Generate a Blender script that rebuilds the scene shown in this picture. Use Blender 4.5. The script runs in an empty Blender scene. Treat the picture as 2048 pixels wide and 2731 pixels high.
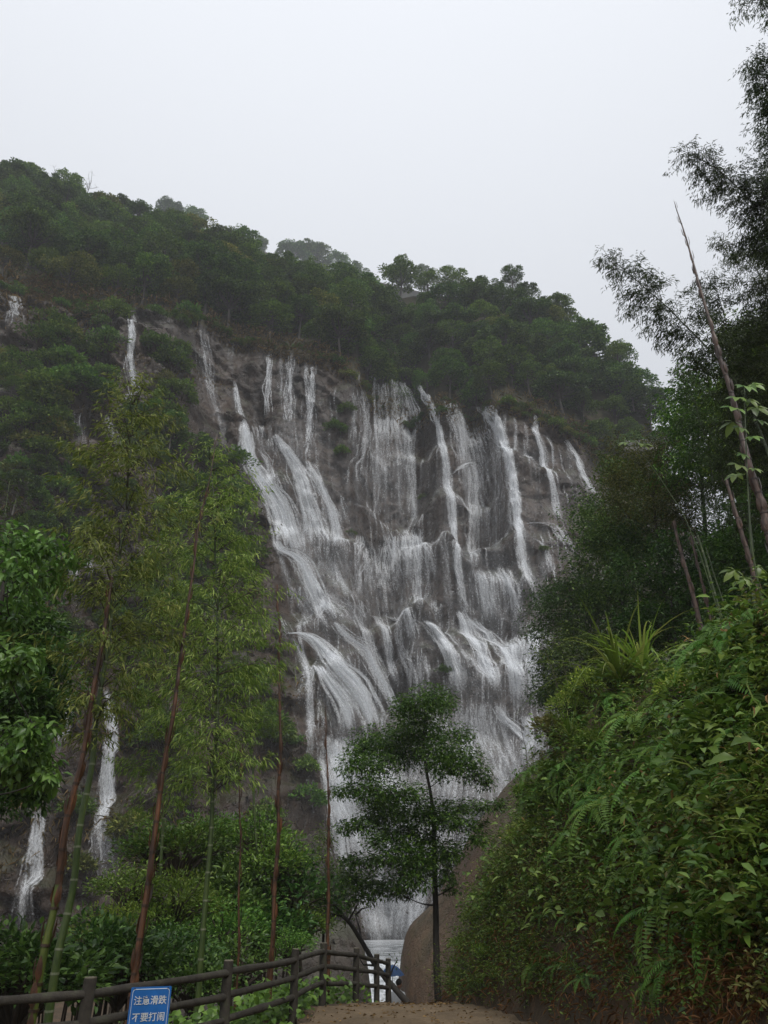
import bpy, math, random
import numpy as np
from mathutils import Vector, Matrix

random.seed(7)
R = np.random.default_rng(7)
sc = bpy.context.scene
col = sc.collection
rad = math.radians

# ------------------------------------------------------------------ camera
F_PX = 2051.0                       # focal length in pixels of the 2048 x 2731 photograph
PITCH = rad(27.0)
EYE = np.array([0.0, 0.0, 1.6])
cam_d = bpy.data.cameras.new('camera')
cam_d.sensor_fit = 'VERTICAL'
cam_d.sensor_height = 24.0
cam_d.lens = 24.0 * F_PX / 2731.0
cam_d.clip_start = 0.05
cam_d.clip_end = 4000.0
cam = bpy.data.objects.new('camera', cam_d)
cam.location = EYE
cam.rotation_euler = (math.pi / 2 + PITCH, 0, 0)
col.objects.link(cam)
sc.camera = cam

# ------------------------------------------------------------------ sky: overcast, three times brighter overhead than low down
SUN_EL, SUN_ROT = rad(52), rad(200)
world = bpy.data.worlds.new('World')
sc.world = world
world.use_nodes = True
nt = world.node_tree
for n in list(nt.nodes):
    nt.nodes.remove(n)
wo = nt.nodes.new('ShaderNodeOutputWorld')
bg = nt.nodes.new('ShaderNodeBackground')
sky = nt.nodes.new('ShaderNodeTexSky')
sky.sky_type = 'NISHITA'
sky.sun_disc = False
sky.sun_elevation = SUN_EL
sky.sun_rotation = SUN_ROT
sky.dust_density = 4.0
tc = nt.nodes.new('ShaderNodeTexCoord')
sep = nt.nodes.new('ShaderNodeSeparateXYZ')
ma = nt.nodes.new('ShaderNodeMath'); ma.operation = 'MAXIMUM'; ma.inputs[1].default_value = 0.0
mb = nt.nodes.new('ShaderNodeMath'); mb.operation = 'MULTIPLY_ADD'; mb.inputs[1].default_value = 0.72; mb.inputs[2].default_value = 0.28
cloud = nt.nodes.new('ShaderNodeMix'); cloud.data_type = 'RGBA'; cloud.blend_type = 'MULTIPLY'
cloud.inputs[0].default_value = 1.0
cloud.inputs[6].default_value = (9.2, 9.5, 10.05, 1)      # bright side of a closed cloud layer, in the Sky Texture's own units
mixs = nt.nodes.new('ShaderNodeMix'); mixs.data_type = 'RGBA'; mixs.inputs[0].default_value = 0.93
L = nt.links.new
L(tc.outputs['Generated'], sep.inputs[0])
L(sep.outputs[2], ma.inputs[0]); L(ma.outputs[0], mb.inputs[0])
L(mb.outputs[0], cloud.inputs[7])
L(sky.outputs[0], mixs.inputs[6]); L(cloud.outputs[2], mixs.inputs[7])
L(mixs.outputs[2], bg.inputs[0])
bg.inputs[1].default_value = 0.1
L(bg.outputs[0], wo.inputs[0])

sun_d = bpy.data.lights.new('sun', 'SUN')
sun_d.energy = 1.5
sun_d.angle = rad(20)
sun_d.color = (1.0, 0.97, 0.93)
sun = bpy.data.objects.new('sun', sun_d)
sun.rotation_euler = (math.pi / 2 - SUN_EL, 0, rad(25))
sun.location = (0, -20, 60)
col.objects.link(sun)

sc.view_settings.view_transform = 'Standard'
sc.view_settings.look = 'None'
sc.view_settings.exposure = 0.3
sc.view_settings.gamma = 1.0
sc.view_settings.use_curve_mapping = False
cy = sc.cycles
cy.use_denoising = True
cy.max_bounces = 8
cy.diffuse_bounces = 3
cy.glossy_bounces = 2
cy.transmission_bounces = 3
cy.transparent_max_bounces = 40
cy.volume_bounces = 1
cy.sample_clamp_indirect = 6.0

# ------------------------------------------------------------------ helpers: pixels, noise, meshes
CP, SP = math.cos(PITCH), math.sin(PITCH)
def ray(u, v):
    """Direction of photograph pixel (u, v)."""
    u = np.asarray(u, float); v = np.asarray(v, float)
    dx = (u - 1024.0) / F_PX; dy = (1365.5 - v) / F_PX
    return np.stack([dx, CP - dy * SP, SP + dy * CP], -1)
def at(u, v, Y):
    """Point on that pixel's ray where it is Y metres ahead of the camera."""
    d = ray(u, v)
    return EYE + d * (np.asarray(Y, float) / d[..., 1])[..., None]
def pix(p):
    p = np.asarray(p, float) - EYE
    f = p[..., 1] * CP + p[..., 2] * SP
    up = -p[..., 1] * SP + p[..., 2] * CP
    return 1024 + F_PX * p[..., 0] / f, 1365.5 - F_PX * up / f

def hash2(ix, iy, s):
    h = (ix.astype(np.int64) * 374761393 + iy.astype(np.int64) * 668265263 + s * 974634777) & 0xffffffff
    h = ((h ^ (h >> 13)) * 1274126177) & 0xffffffff
    return ((h ^ (h >> 16)) & 0xffffff) / float(0xffffff)
def vnoise(x, y, s=0):
    x = np.asarray(x, float); y = np.asarray(y, float)
    ix = np.floor(x); iy = np.floor(y); fx = x - ix; fy = y - iy
    fx = fx * fx * fx * (fx * (fx * 6 - 15) + 10); fy = fy * fy * fy * (fy * (fy * 6 - 15) + 10)
    a = hash2(ix, iy, s); b = hash2(ix + 1, iy, s); c = hash2(ix, iy + 1, s); d = hash2(ix + 1, iy + 1, s)
    return (a + (b - a) * fx) * (1 - fy) + (c + (d - c) * fx) * fy - 0.5
def fbm(x, y, s=0, o=4):
    t = 0.0; a = 1.0
    for k in range(o):
        t = t + a * vnoise(x * 2 ** k + 17.3 * k, y * 2 ** k - 9.1 * k, s + k); a *= 0.5
    return t
def worley(x, y, s=0):
    """nearest and second nearest feature distance and the nearest cell's random value"""
    ix = np.floor(x); iy = np.floor(y)
    f1 = np.full(np.shape(x), 9.0); f2 = f1.copy(); cid = np.zeros(np.shape(x))
    for a in (-1, 0, 1):
        for b in (-1, 0, 1):
            px = ix + a + hash2(ix + a, iy + b, s); py = iy + b + hash2(ix + a, iy + b, s + 1)
            d = np.hypot(px - x, py - y); v = hash2(ix + a, iy + b, s + 2)
            nearer = d < f1
            f2 = np.where(nearer, f1, np.minimum(f2, d)); cid = np.where(nearer, v, cid); f1 = np.where(nearer, d, f1)
    return f1, f2, cid
def facets(x, y, s=0):
    """flat chunks of rock, each tilted its own way"""
    ix = np.floor(x); iy = np.floor(y); f1 = np.full(np.shape(x), 9.0); out = np.zeros(np.shape(x))
    for a in (-1, 0, 1):
        for b in (-1, 0, 1):
            cx, cy_ = ix + a, iy + b
            dx = x - cx - hash2(cx, cy_, s); dy = y - cy_ - hash2(cx, cy_, s + 1); d = np.hypot(dx, dy)
            h = (hash2(cx, cy_, s + 2) - .5) + dx * 2 * (hash2(cx, cy_, s + 3) - .5) + dy * 2 * (hash2(cx, cy_, s + 4) - .5)
            out = np.where(d < f1, h, out); f1 = np.minimum(f1, d)
    return out
def sstep(a, b, x):
    t = np.clip((np.asarray(x, float) - a) / (b - a), 0, 1); return t * t * (3 - 2 * t)

def mesh_np(name, V, faces, smooth=False, uv=None, uv2=None):
    """V (n,3); faces (m,k) of one size or a list of such arrays."""
    if not isinstance(faces, (list, tuple)):
        faces = [faces]
    faces = [np.asarray(f, np.int32) for f in faces if len(f)]
    me = bpy.data.meshes.new(name)
    me.vertices.add(len(V)); me.vertices.foreach_set('co', np.asarray(V, np.float32).ravel())
    idx = np.concatenate([f.ravel() for f in faces])
    tot = np.concatenate([np.full(len(f), f.shape[1], np.int32) for f in faces])
    me.loops.add(len(idx)); me.loops.foreach_set('vertex_index', idx)
    me.polygons.add(len(tot))
    me.polygons.foreach_set('loop_start', np.concatenate([[0], np.cumsum(tot)[:-1]]).astype(np.int32))
    if smooth:
        me.polygons.foreach_set('use_smooth', np.ones(len(tot), bool))
    for nm, data in (('UVMap', uv), ('flow', uv2)):
        if data is not None:
            lay = me.uv_layers.new(name=nm)
            lay.data.foreach_set('uv', np.asarray(data, np.float32)[idx].ravel())
    me.update(calc_edges=True)
    me.validate()
    return me
def link(name, data, mat=None, parent=None, loc=None, rotz=None, scale=None):
    o = bpy.data.objects.new(name, data)
    col.objects.link(o)
    if mat is not None and data is not None and not data.materials:
        data.materials.append(mat)
    if parent is not None: o.parent = parent
    if loc is not None: o.location = [float(c) for c in loc]
    if rotz is not None: o.rotation_euler = (0, 0, float(rotz))
    if scale is not None: o.scale = (scale,) * 3 if np.isscalar(scale) else scale
    return o
def tag(o, label=None, cat=None, group=None, kind=None):
    if label: o['label'] = label
    if cat: o['category'] = cat
    if group: o['group'] = group
    if kind: o['kind'] = kind
    return o
def thing(name, label, cat, loc=(0, 0, 0), rotz=0.0, group=None, scale=None):
    return tag(link(name, None, loc=loc, rotz=rotz, scale=scale), label, cat, group)
def copy_tree(o, parent=None):
    c = o.copy(); col.objects.link(c); c.parent = parent
    for ch in o.children:
        copy_tree(ch, c)
    return c
def grid_faces(nr, nc):
    i = np.arange(nr * nc).reshape(nr, nc)
    return np.stack([i[:-1, :-1], i[:-1, 1:], i[1:, 1:], i[1:, :-1]], -1).reshape(-1, 4)

class MB:
    """collects pieces of one mesh"""
    def __init__(s): s.V = []; s.F = {}; s.n = 0
    def add(s, V, F):
        F = np.asarray(F, np.int64)
        if len(F): s.F.setdefault(F.shape[1], []).append(F + s.n)
        s.V.append(np.asarray(V, float)); s.n += len(V)
    def tube(s, P, r, k=7, cap=True, wob=0.0):
        P = np.asarray(P, float); m = len(P)
        r = np.broadcast_to(np.asarray(r, float), (m,))
        T = np.gradient(P, axis=0); T /= np.linalg.norm(T, axis=1)[:, None] + 1e-9
        ref = np.array([0., 0, 1]) if abs(T[:, 2]).mean() < 0.85 else np.array([0., 1, 0])
        A = np.cross(T, ref); A /= np.linalg.norm(A, axis=1)[:, None] + 1e-9
        B = np.cross(T, A)
        th = np.arange(k) * 2 * math.pi / k
        rr = r[:, None] * (1 + (wob * (R.random((m, k)) - .5) if wob else 0))
        V = P[:, None] + A[:, None] * (np.cos(th) * rr)[..., None] + B[:, None] * (np.sin(th) * rr)[..., None]
        i = np.arange(m * k).reshape(m, k); j = np.roll(i, -1, 1)
        s.add(V.reshape(-1, 3), np.stack([i[:-1], i[1:], j[1:], j[:-1]], -1).reshape(-1, 4))
        if cap:
            for e, ring in ((0, i[0][::-1]), (-1, i[-1])):
                s.add(np.vstack([V[e], P[e]]), [[q, (q + 1) % k, k] for q in range(k)] if e else [[(q + 1) % k, q, k] for q in range(k)])
        return s
    def box(s, c, h, M=None):
        q = np.array([[x, y, z] for x in (-1, 1) for y in (-1, 1) for z in (-1, 1)], float) * h
        if M is not None: q = q @ np.asarray(M).T
        s.add(q + np.asarray(c), [[0, 1, 3, 2], [4, 6, 7, 5], [0, 4, 5, 1], [2, 3, 7, 6], [0, 2, 6, 4], [1, 5, 7, 3]])
        return s
    def mesh(s, name, smooth=False):
        return mesh_np(name, np.concatenate(s.V), [np.concatenate(f) for f in s.F.values()], smooth)

def unit(v):
    v = np.asarray(v, float); return v / (np.linalg.norm(v, axis=-1, keepdims=True) + 1e-9)
def leaves(P, D, N, Ln, W, fold=0.2, droop=0.15, kind='lance'):
    """Leaf blades: base points P, directions D, upper-side hints N; two to six triangles each."""
    P = np.asarray(P, float); n = len(P)
    D = unit(D); S = unit(np.cross(D, N)); U = np.cross(S, D)
    Ln = np.broadcast_to(np.asarray(Ln, float), (n,))[:, None]; W = np.broadcast_to(np.asarray(W, float), (n,))[:, None]
    if kind == 'lance':
        V = np.stack([P, P + D * Ln * .42 + S * W * .5 + U * W * fold, P + D * Ln - U * Ln * droop, P + D * Ln * .42 - S * W * .5 + U * W * fold], 1)
        f = np.array([[0, 1, 2], [0, 2, 3]])
    else:                                       # broad blade with a midrib that bends
        m1 = P + D * Ln * .35 + U * Ln * .03; m2 = P + D * Ln * .72 - U * Ln * droop * .35
        V = np.stack([P, m1 + S * W * .5 + U * W * fold, m1, m1 - S * W * .5 + U * W * fold,
                      m2 + S * W * .36 + U * W * fold, m2, m2 - S * W * .36 + U * W * fold, P + D * Ln - U * Ln * droop], 1)
        f = np.array([[0, 1, 2], [0, 2, 3], [1, 4, 5], [1, 5, 2], [2, 5, 6], [2, 6, 3], [4, 7, 5], [5, 7, 6]])
    k = V.shape[1]
    return V.reshape(-1, 3), (np.arange(n)[:, None, None] * k + f).reshape(-1, 3)
def rdir(n, zmin=-1.0, zmax=1.0):
    z = R.uniform(zmin, zmax, n); a = R.uniform(0, 2 * math.pi, n); q = np.sqrt(np.maximum(0, 1 - z * z))
    return np.stack([q * np.cos(a), q * np.sin(a), z], -1)

# ------------------------------------------------------------------ materials
def mat(name):
    m = bpy.data.materials.new(name); m.use_nodes = True
    t = m.node_tree
    return m, t, t.nodes['Principled BSDF'], t.nodes['Material Output']
def ramp(t, stops, src=None):
    r = t.nodes.new('ShaderNodeValToRGB')
    e = r.color_ramp.elements
    while len(e) < len(stops): e.new(0.5)
    for q, (p, c) in zip(e, stops):
        q.position = p; q.color = (*c, 1) if len(c) == 3 else c
    if src is not None: t.links.new(src, r.inputs[0])
    return r
def noise_node(t, scale, detail=4, rough=0.55, vec=None, dist=0.0):
    n = t.nodes.new('ShaderNodeTexNoise'); n.inputs['Scale'].default_value = scale
    n.inputs['Detail'].default_value = detail; n.inputs['Roughness'].default_value = rough; n.inputs['Distortion'].default_value = dist
    if vec is not None: t.links.new(vec, n.inputs['Vector'])
    return n
def mapping(t, src, scale):
    m = t.nodes.new('ShaderNodeMapping'); m.inputs['Scale'].default_value = scale
    t.links.new(src, m.inputs[0]); return m.outputs[0]
def mixc(t, fac, a, b, mode='MIX'):
    m = t.nodes.new('ShaderNodeMix'); m.data_type = 'RGBA'; m.blend_type = mode
    for sock, val in ((m.inputs[0], fac), (m.inputs[6], a), (m.inputs[7], b)):
        if hasattr(val, 'links'): t.links.new(val, sock)
        elif isinstance(val, tuple): sock.default_value = (*val, 1) if len(val) == 3 else val
        else: sock.default_value = val
    return m.outputs[2]
def bump(t, h, strength, dist, b):
    n = t.nodes.new('ShaderNodeBump'); n.inputs['Strength'].default_value = strength; n.inputs['Distance'].default_value = dist
    t.links.new(h, n.inputs['Height']); t.links.new(n.outputs[0], b.inputs['Normal']); return n
LEAF_GAIN = (1.42, 1.36, 1.25)          # gain on every leaf colour, dry and dead leaves included
def foliage(name, c1, c2, c3, trans=0.3, rough=0.45, patch=0.0, patch_c=None, spec=0.35):
    """leaf colours vary blade by blade; some light passes through the blade"""
    m, t, b, out = mat(name)
    c1, c2, c3 = [tuple(min(.9, q * k) for q, k in zip(c, LEAF_GAIN)) for c in (c1, c2, c3)]
    g = t.nodes.new('ShaderNodeNewGeometry')
    r = ramp(t, [(0.0, c1), (0.5, c2), (0.9, c3), (1.0, tuple(min(1, q * 1.35) for q in c3))], g.outputs['Random Per Island'])
    c = r.outputs[0]
    oi = t.nodes.new('ShaderNodeObjectInfo')
    hs = t.nodes.new('ShaderNodeHueSaturation')
    mr = t.nodes.new('ShaderNodeMapRange'); mr.inputs[3].default_value = 0.72; mr.inputs[4].default_value = 1.3
    mh = t.nodes.new('ShaderNodeMapRange'); mh.inputs[3].default_value = 0.482; mh.inputs[4].default_value = 0.518
    t.links.new(oi.outputs['Random'], mr.inputs[0]); t.links.new(mr.outputs[0], hs.inputs['Value'])
    sh = t.nodes.new('ShaderNodeMath'); sh.operation = 'FRACT'
    s2 = t.nodes.new('ShaderNodeMath'); s2.operation = 'MULTIPLY'; s2.inputs[1].default_value = 7.31
    t.links.new(oi.outputs['Random'], s2.inputs[0]); t.links.new(s2.outputs[0], sh.inputs[0]); t.links.new(sh.outputs[0], mh.inputs[0])
    t.links.new(mh.outputs[0], hs.inputs['Hue']); t.links.new(c, hs.inputs['Color'])
    c = hs.outputs[0]
    if patch:
        n = noise_node(t, patch, 2, 0.5, g.outputs['Position'])
        pr = ramp(t, [(0.52, (0, 0, 0)), (0.66, (1, 1, 1))], n.outputs[0])
        c = mixc(t, pr.outputs[0], c, patch_c)
    t.links.new(c, b.inputs['Base Color'])
    b.inputs['Roughness'].default_value = rough
    b.inputs['Specular IOR Level'].default_value = spec
    tr = t.nodes.new('ShaderNodeBsdfTranslucent'); t.links.new(c, tr.inputs[0])
    mx = t.nodes.new('ShaderNodeMixShader'); mx.inputs[0].default_value = trans
    t.links.new(b.outputs[0], mx.inputs[1]); t.links.new(tr.outputs[0], mx.inputs[2]); t.links.new(mx.outputs[0], out.inputs[0])
    return m
def bark(name, c1, c2, scale=6.0, rough=0.8, stretch=(1, 1, .15)):
    m, t, b, out = mat(name)
    tcn = t.nodes.new('ShaderNodeTexCoord')
    v = mapping(t, tcn.outputs['Object'], stretch)
    n = noise_node(t, scale, 5, 0.65, v, 0.4)
    r = ramp(t, [(0.3, c1), (0.7, c2)], n.outputs[0]); t.links.new(r.outputs[0], b.inputs['Base Color'])
    b.inputs['Roughness'].default_value = rough
    bump(t, n.outputs[0], 0.5, 0.02, b)
    return m

M_forest = foliage('forest_leaf', (.030, .070, .012), (.06, .125, .02), (.125, .20, .034), .2)
M_forest2 = foliage('forest_leaf_olive', (.050, .076, .014), (.10, .13, .022), (.19, .20, .045), .2)
M_forest3 = foliage('forest_leaf_dark', (.025, .056, .014), (.048, .095, .022), (.10, .16, .034), .22)
M_bush = foliage('bush_leaf', (.035, .085, .014), (.07, .14, .02), (.12, .20, .035), .3)
M_barkg = bark('grey_bark', (.05, .045, .04), (.14, .125, .11), 3.0)

def rock_material(name, lo, hi, stain, moss=0.0, rough=0.5, scale=1.0):
    m, t, b, out = mat(name)
    g = t.nodes.new('ShaderNodeNewGeometry')
    P = g.outputs['Position']
    n1 = noise_node(t, .09 * scale, 6, .6, P, .6)
    n2 = noise_node(t, .9 * scale, 6, .65, P)
    streak = noise_node(t, .5 * scale, 5, .6, mapping(t, P, (1, 1, .12)), .3)
    r1 = ramp(t, [(.3, lo), (.7, hi)], n1.outputs[0])
    r2 = ramp(t, [(.3, (.62, .62, .62)), (.7, (1.25, 1.2, 1.15))], n2.outputs[0])
    c = mixc(t, .8, r1.outputs[0], r2.outputs[0], 'MULTIPLY')
    rs = ramp(t, [(.46, (0, 0, 0)), (.66, (1, 1, 1))], streak.outputs[0])
    fs = t.nodes.new('ShaderNodeMath'); fs.operation = 'MULTIPLY'; fs.inputs[1].default_value = .65
    t.links.new(rs.outputs[0], fs.inputs[0])
    c = mixc(t, fs.outputs[0], c, stain)
    if moss:
        n3 = noise_node(t, .25 * scale, 5, .65, P)
        sepn = t.nodes.new('ShaderNodeSeparateXYZ'); t.links.new(g.outputs['Normal'], sepn.inputs[0])
        ad = t.nodes.new('ShaderNodeMath'); ad.operation = 'MULTIPLY_ADD'; ad.inputs[1].default_value = .35
        t.links.new(sepn.outputs[2], ad.inputs[0]); t.links.new(n3.outputs[0], ad.inputs[2])
        rm = ramp(t, [(.62, (0, 0, 0)), (.78, (moss,) * 3)], ad.outputs[0])
        c = mixc(t, rm.outputs[0], c, (.045, .055, .02))
    t.links.new(c, b.inputs['Base Color'])
    rr = ramp(t, [(.35, (rough - .15,) * 3), (.65, (rough + .2,) * 3)], n2.outputs[0])
    t.links.new(rr.outputs[0], b.inputs['Roughness'])
    n4 = noise_node(t, 2.2 * scale, 8, .7, P)
    vo = t.nodes.new('ShaderNodeTexVoronoi'); vo.feature = 'DISTANCE_TO_EDGE'; vo.inputs['Scale'].default_value = .55 * scale
    nw = noise_node(t, .5 * scale, 4, .6, P); wv = t.nodes.new('ShaderNodeVectorMath'); wv.operation = 'MULTIPLY_ADD'; wv.inputs[1].default_value = (2.4, 2.4, 2.4)
    t.links.new(nw.outputs['Color'], wv.inputs[0]); t.links.new(mapping(t, P, (1, 1, .8)), wv.inputs[2]); t.links.new(wv.outputs[0], vo.inputs['Vector'])
    ck = ramp(t, [(.0, (0, 0, 0)), (.06, (1, 1, 1))], vo.outputs['Distance'])
    hsum = t.nodes.new('ShaderNodeMath'); hsum.operation = 'MULTIPLY_ADD'; hsum.inputs[1].default_value = .45
    t.links.new(ck.outputs[0], hsum.inputs[0]); t.links.new(n4.outputs[0], hsum.inputs[2])
    bump(t, hsum.outputs[0], .8, .3 / scale, b)
    return m
M_cliff = rock_material('wet_cliff_rock', (.020, .0132, .0090), (.084, .056, .037), (.012, .0092, .0072), .5, .32)

# ------------------------------------------------------------------ the cliff and the hill above it
XG = np.arange(-150.0, 125.0, 0.42)
def poly_x(pts, Yf):
    """pixel polyline -> z as a function of world x, at distance Yf(u)"""
    u = np.array([p[0] for p in pts], float); v = np.array([p[1] for p in pts], float)
    W = at(u, v, Yf(u)); return W[:, 0], W[:, 1], W[:, 2]
Ylip_u = lambda u: np.interp(u, [-600, 0, 500, 1000, 1500, 1750, 2300], [96, 104, 114, 116, 120, 126, 140])
lip_px = [(-900, 620), (-300, 730), (0, 800), (200, 860), (330, 868), (520, 885), (640, 910), (720, 938), (840, 962), (930, 1005), (1060, 1008), (1200, 1065), (1330, 1083),
          (1430, 1115), (1550, 1180), (1650, 1270), (1740, 1290), (1900, 1450), (2300, 1700)]
lx, ly, lz = poly_x(lip_px, Ylip_u)
LIPZ = np.interp(XG, lx, lz); LIPY = np.interp(XG, lx, ly)
ZB = -9.0
BASEY = np.interp(XG, [-120, -70, -45, -30, -12, 0, 14, 40, 70, 110], [64, 68, 72, 76, 90, 99, 97, 95, 97, 105])
NT = 300
TT = np.linspace(0, 1, NT)[:, None]
Zc = ZB + (LIPZ - ZB)[None] * TT
Xc = np.broadcast_to(XG, Zc.shape)
def ledge_z(pts, Yf):
    a, _, c = poly_x(pts, Yf); return np.interp(XG, a, c)
run = (LIPY - BASEY)[None]
LEDGES = [  # pixel line, approximate distance, depth of the step, x window in pixels
    ([(400, 1360), (720, 1395), (800, 1420), (960, 1404), (1060, 1404), (1170, 1410), (1300, 1425), (1450, 1398), (1640, 1395), (1900, 1500)], 107, 5.0, (690, 1700)),
    ([(500, 1720), (740, 1690), (850, 1640), (1000, 1640), (1150, 1625), (1250, 1650), (1330, 1695), (1450, 1685), (1640, 1600)], 103, 5.5, (600, 1700)),
    ([(800, 1200), (950, 1112), (1100, 1112), (1200, 1135), (1330, 1150), (1500, 1230), (1700, 1330)], 113, 2.0, (900, 1560)),
    ([(560, 1100), (640, 1128), (720, 1135), (860, 1180), (930, 1260)], 112, 4.0, (580, 900)),
    ([(700, 1960), (950, 1905), (1250, 1895), (1450, 1900), (1600, 1880)], 100, 3.0, (780, 1650)),
    ([(940, 1515), (1060, 1500), (1170, 1500), (1260, 1512), (1370, 1502), (1440, 1560)], 105, 1.8, (1230, 1480)),
    ([(660, 1260), (760, 1290), (860, 1300), (930, 1330)], 109, 1.8, (660, 930)),
    ([(960, 1250), (1080, 1270), (1200, 1262), (1300, 1262), (1450, 1300), (1600, 1350)], 110, 1.6, (930, 1600)),
    ([(740, 1560), (850, 1540), (930, 1570), (1060, 1560), (1200, 1570)], 105, 1.8, (720, 1230)),
    ([(760, 1800), (900, 1790), (1040, 1750), (1180, 1745), (1300, 1790), (1450, 1800)], 102, 2.2, (760, 1480)),
    ([(850, 2090), (960, 2060), (1100, 2080), (1250, 2010), (1400, 1990)], 99, 2.0, (840, 1420)),
    ([(870, 2240), (960, 2230), (1100, 2260), (1250, 2200)], 98, 1.5, (860, 1300)),
    ([(0, 1480), (200, 1490), (420, 1520), (620, 1600)], 86, 4.0, (-300, 640)),
    ([(0, 1100), (200, 1100), (420, 1060), (560, 1000)], 98, 4.0, (-300, 560)),
    ([(0, 2160), (120, 2150), (300, 2080), (500, 2100), (700, 2000)], 74, 2.5, (-300, 760)),
]
SPILL = []
steps = np.zeros_like(Zc); total = np.zeros(len(XG))
for pts, Yd, dep, (ua, ub) in LEDGES:
    zl = ledge_z(pts, lambda u: Yd + 0 * u) + 3.6 * fbm(XG / 4.5, XG * 0 + Yd, 31, 4)
    xa = at(ua, pts[len(pts) // 2][1], Yd)[0]; xb = at(ub, pts[len(pts) // 2][1], Yd)[0]
    win = sstep(xa, xa + 6, XG) * (1 - sstep(xb - 6, xb, XG)) * np.clip(1.0 + 2.4 * vnoise(XG / 6.0, XG * 0 + dep + Yd, 12), .12, 2)
    SPILL.append((zl, win, pts, (xa, xb)))
    steps += dep * win[None] * sstep(-1.0, 3.2, Zc - zl[None]); total += dep * win
    steps -= 0.7 * win[None] * np.exp(-((Zc - zl[None] + 1.6) / 2.0) ** 2)        # rounded nose under the step
rest = np.maximum(run - total[None], 3.0)
Yc = BASEY[None] + rest * TT ** 0.9 + steps
# the left buttress stands out; the water slides down its right-hand flank
bx, _, bz = poly_x([(560, 880), (640, 1100), (672, 1250), (748, 1450), (735, 1600), (800, 1800), (850, 2000), (900, 2200), (985, 2450)], lambda u: 104 + 0 * u)
edge_x = np.interp(Zc, bz[::-1], bx[::-1])
Yc -= 6.5 * sstep(0.5, 9, edge_x - Xc) * (0.75 + 0.25 * TT)
Yc += 2.0 * np.exp(-((Xc - edge_x - 3.0) / 3.5) ** 2)
# broken rock
Yc += 3.4 * fbm(Xc / 15, Zc / 19, 3, 3) + 1.0 * fbm(Xc / 4.2, Zc / 6.0, 8, 3)
dry = np.clip(sstep(-1, 6, edge_x - Xc) + 0.3 * (vnoise(Xc / 9, Zc / 9, 44) > 0.05), 0, 1)
tilt = Zc * 0.85 + Xc * 0.45
f1, f2, cid = worley((Xc + 1.5 * fbm(Xc / 3, Zc / 3, 51, 2)) / 5.5, tilt / 3.4, 5)
crk = sstep(-.05, .2, vnoise(Xc / 8, Zc / 8, 61))
Yc += (0.15 + 2.0 * dry) * (cid - 0.5) + (0.06 + 0.5 * dry) * crk * (1 - sstep(0.0, 0.10, f2 - f1))
f1, f2, cid = worley((Xc + 0.6 * fbm(Xc, Zc, 52, 2)) / 1.9, (Zc * 0.9 - Xc * 0.35) / 1.35, 6)
Yc += (0.05 + 0.7 * dry) * (cid - 0.5) + (0.03 + 0.2 * dry) * crk * (1 - sstep(0.0, 0.12, f2 - f1))
Yc += (.7 + .9 * dry) * facets((Xc + fbm(Xc / 4, Zc / 4, 53, 2)) / 5.0, (Zc + .4 * Xc) / 4.2, 81) + (.28 + .4 * dry) * facets((Xc + .5 * fbm(Xc, Zc, 54, 2)) / 1.7, (Zc - .3 * Xc) / 1.5, 87)
Yc += 0.22 * fbm(Xc / 0.9, Zc / 1.3, 15, 2)
lipfade = sstep(0.0, 0.03, 1 - TT)
Yc = Yc * lipfade + (np.maximum(Yc[-2:-1], LIPY[None] - 3)) * (1 - lipfade)
LIPY2 = Yc[-1]
cliff = tag(link('cliff', mesh_np('cliff', np.stack([Xc, Yc, Zc], -1).reshape(-1, 3), grid_faces(NT, len(XG)), True), M_cliff),
            'tall wet brown rock cliff behind the waterfalls', kind='structure')

def surfY(x, z):
    fx = np.clip((np.asarray(x, float) - XG[0]) / 0.42, 0, len(XG) - 1.001); i = fx.astype(int); fx = fx - i
    top = LIPZ[i] * (1 - fx) + LIPZ[i + 1] * fx
    ft = np.clip((np.asarray(z, float) - ZB) / (top - ZB), 0, 1) * (NT - 1.001); j = ft.astype(int); ft = ft - j
    return (Yc[j, i] * (1 - fx) + Yc[j, i + 1] * fx) * (1 - ft) + (Yc[j + 1, i] * (1 - fx) + Yc[j + 1, i + 1] * fx) * ft
def cast(u, v):
    """where the photograph's pixel meets the cliff face"""
    d = ray(u, v); Y = np.full(np.shape(u), 60.0) if np.ndim(u) else 60.0
    Ys = np.arange(60, 140, 0.25)
    d = np.atleast_2d(d); out = np.zeros((len(d), 3))
    for q in range(len(d)):
        p = EYE + d[q] * (Ys / d[q, 1])[:, None]
        hit = np.nonzero(p[:, 1] >= surfY(p[:, 0], p[:, 2]))[0]
        out[q] = p[hit[0]] if len(hit) else p[220]
    return out

# hill above the lip: a steep wooded slope up to the ridge
sky_px = [(-900, 380), (-300, 430), (0, 450), (150, 470), (250, 505), (330, 555), (430, 580), (560, 605), (650, 635), (720, 690), (850, 725), (1000, 735), (1100, 715),
          (1200, 715), (1350, 725), (1450, 770), (1550, 830), (1610, 890), (1690, 940), (1735, 1060), (1765, 1200), (1800, 1380), (2300, 1900)]
Yr_u = lambda u: np.interp(u, [-600, 0, 500, 1000, 1450, 1600, 1740, 1800, 2300], [150, 158, 156, 152, 146, 140, 132, 132, 146])
rx, ry, rz = poly_x([(a, b + 75) for a, b in sky_px], Yr_u)
RZ = np.interp(XG, rx, rz); RY = np.interp(XG, rx, ry)
RZ = np.maximum(RZ, LIPZ + 0.5); RY = np.maximum(RY, LIPY2 + 4)
NH = 50
SS = np.linspace(0, 1, NH)[:, None]
HY = LIPY2[None] + (RY - LIPY2)[None] * SS
HZ = LIPZ[None] + (RZ - LIPZ)[None] * SS ** 0.95
amp = np.sin(np.pi * np.clip(SS, 0, 1))
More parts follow.
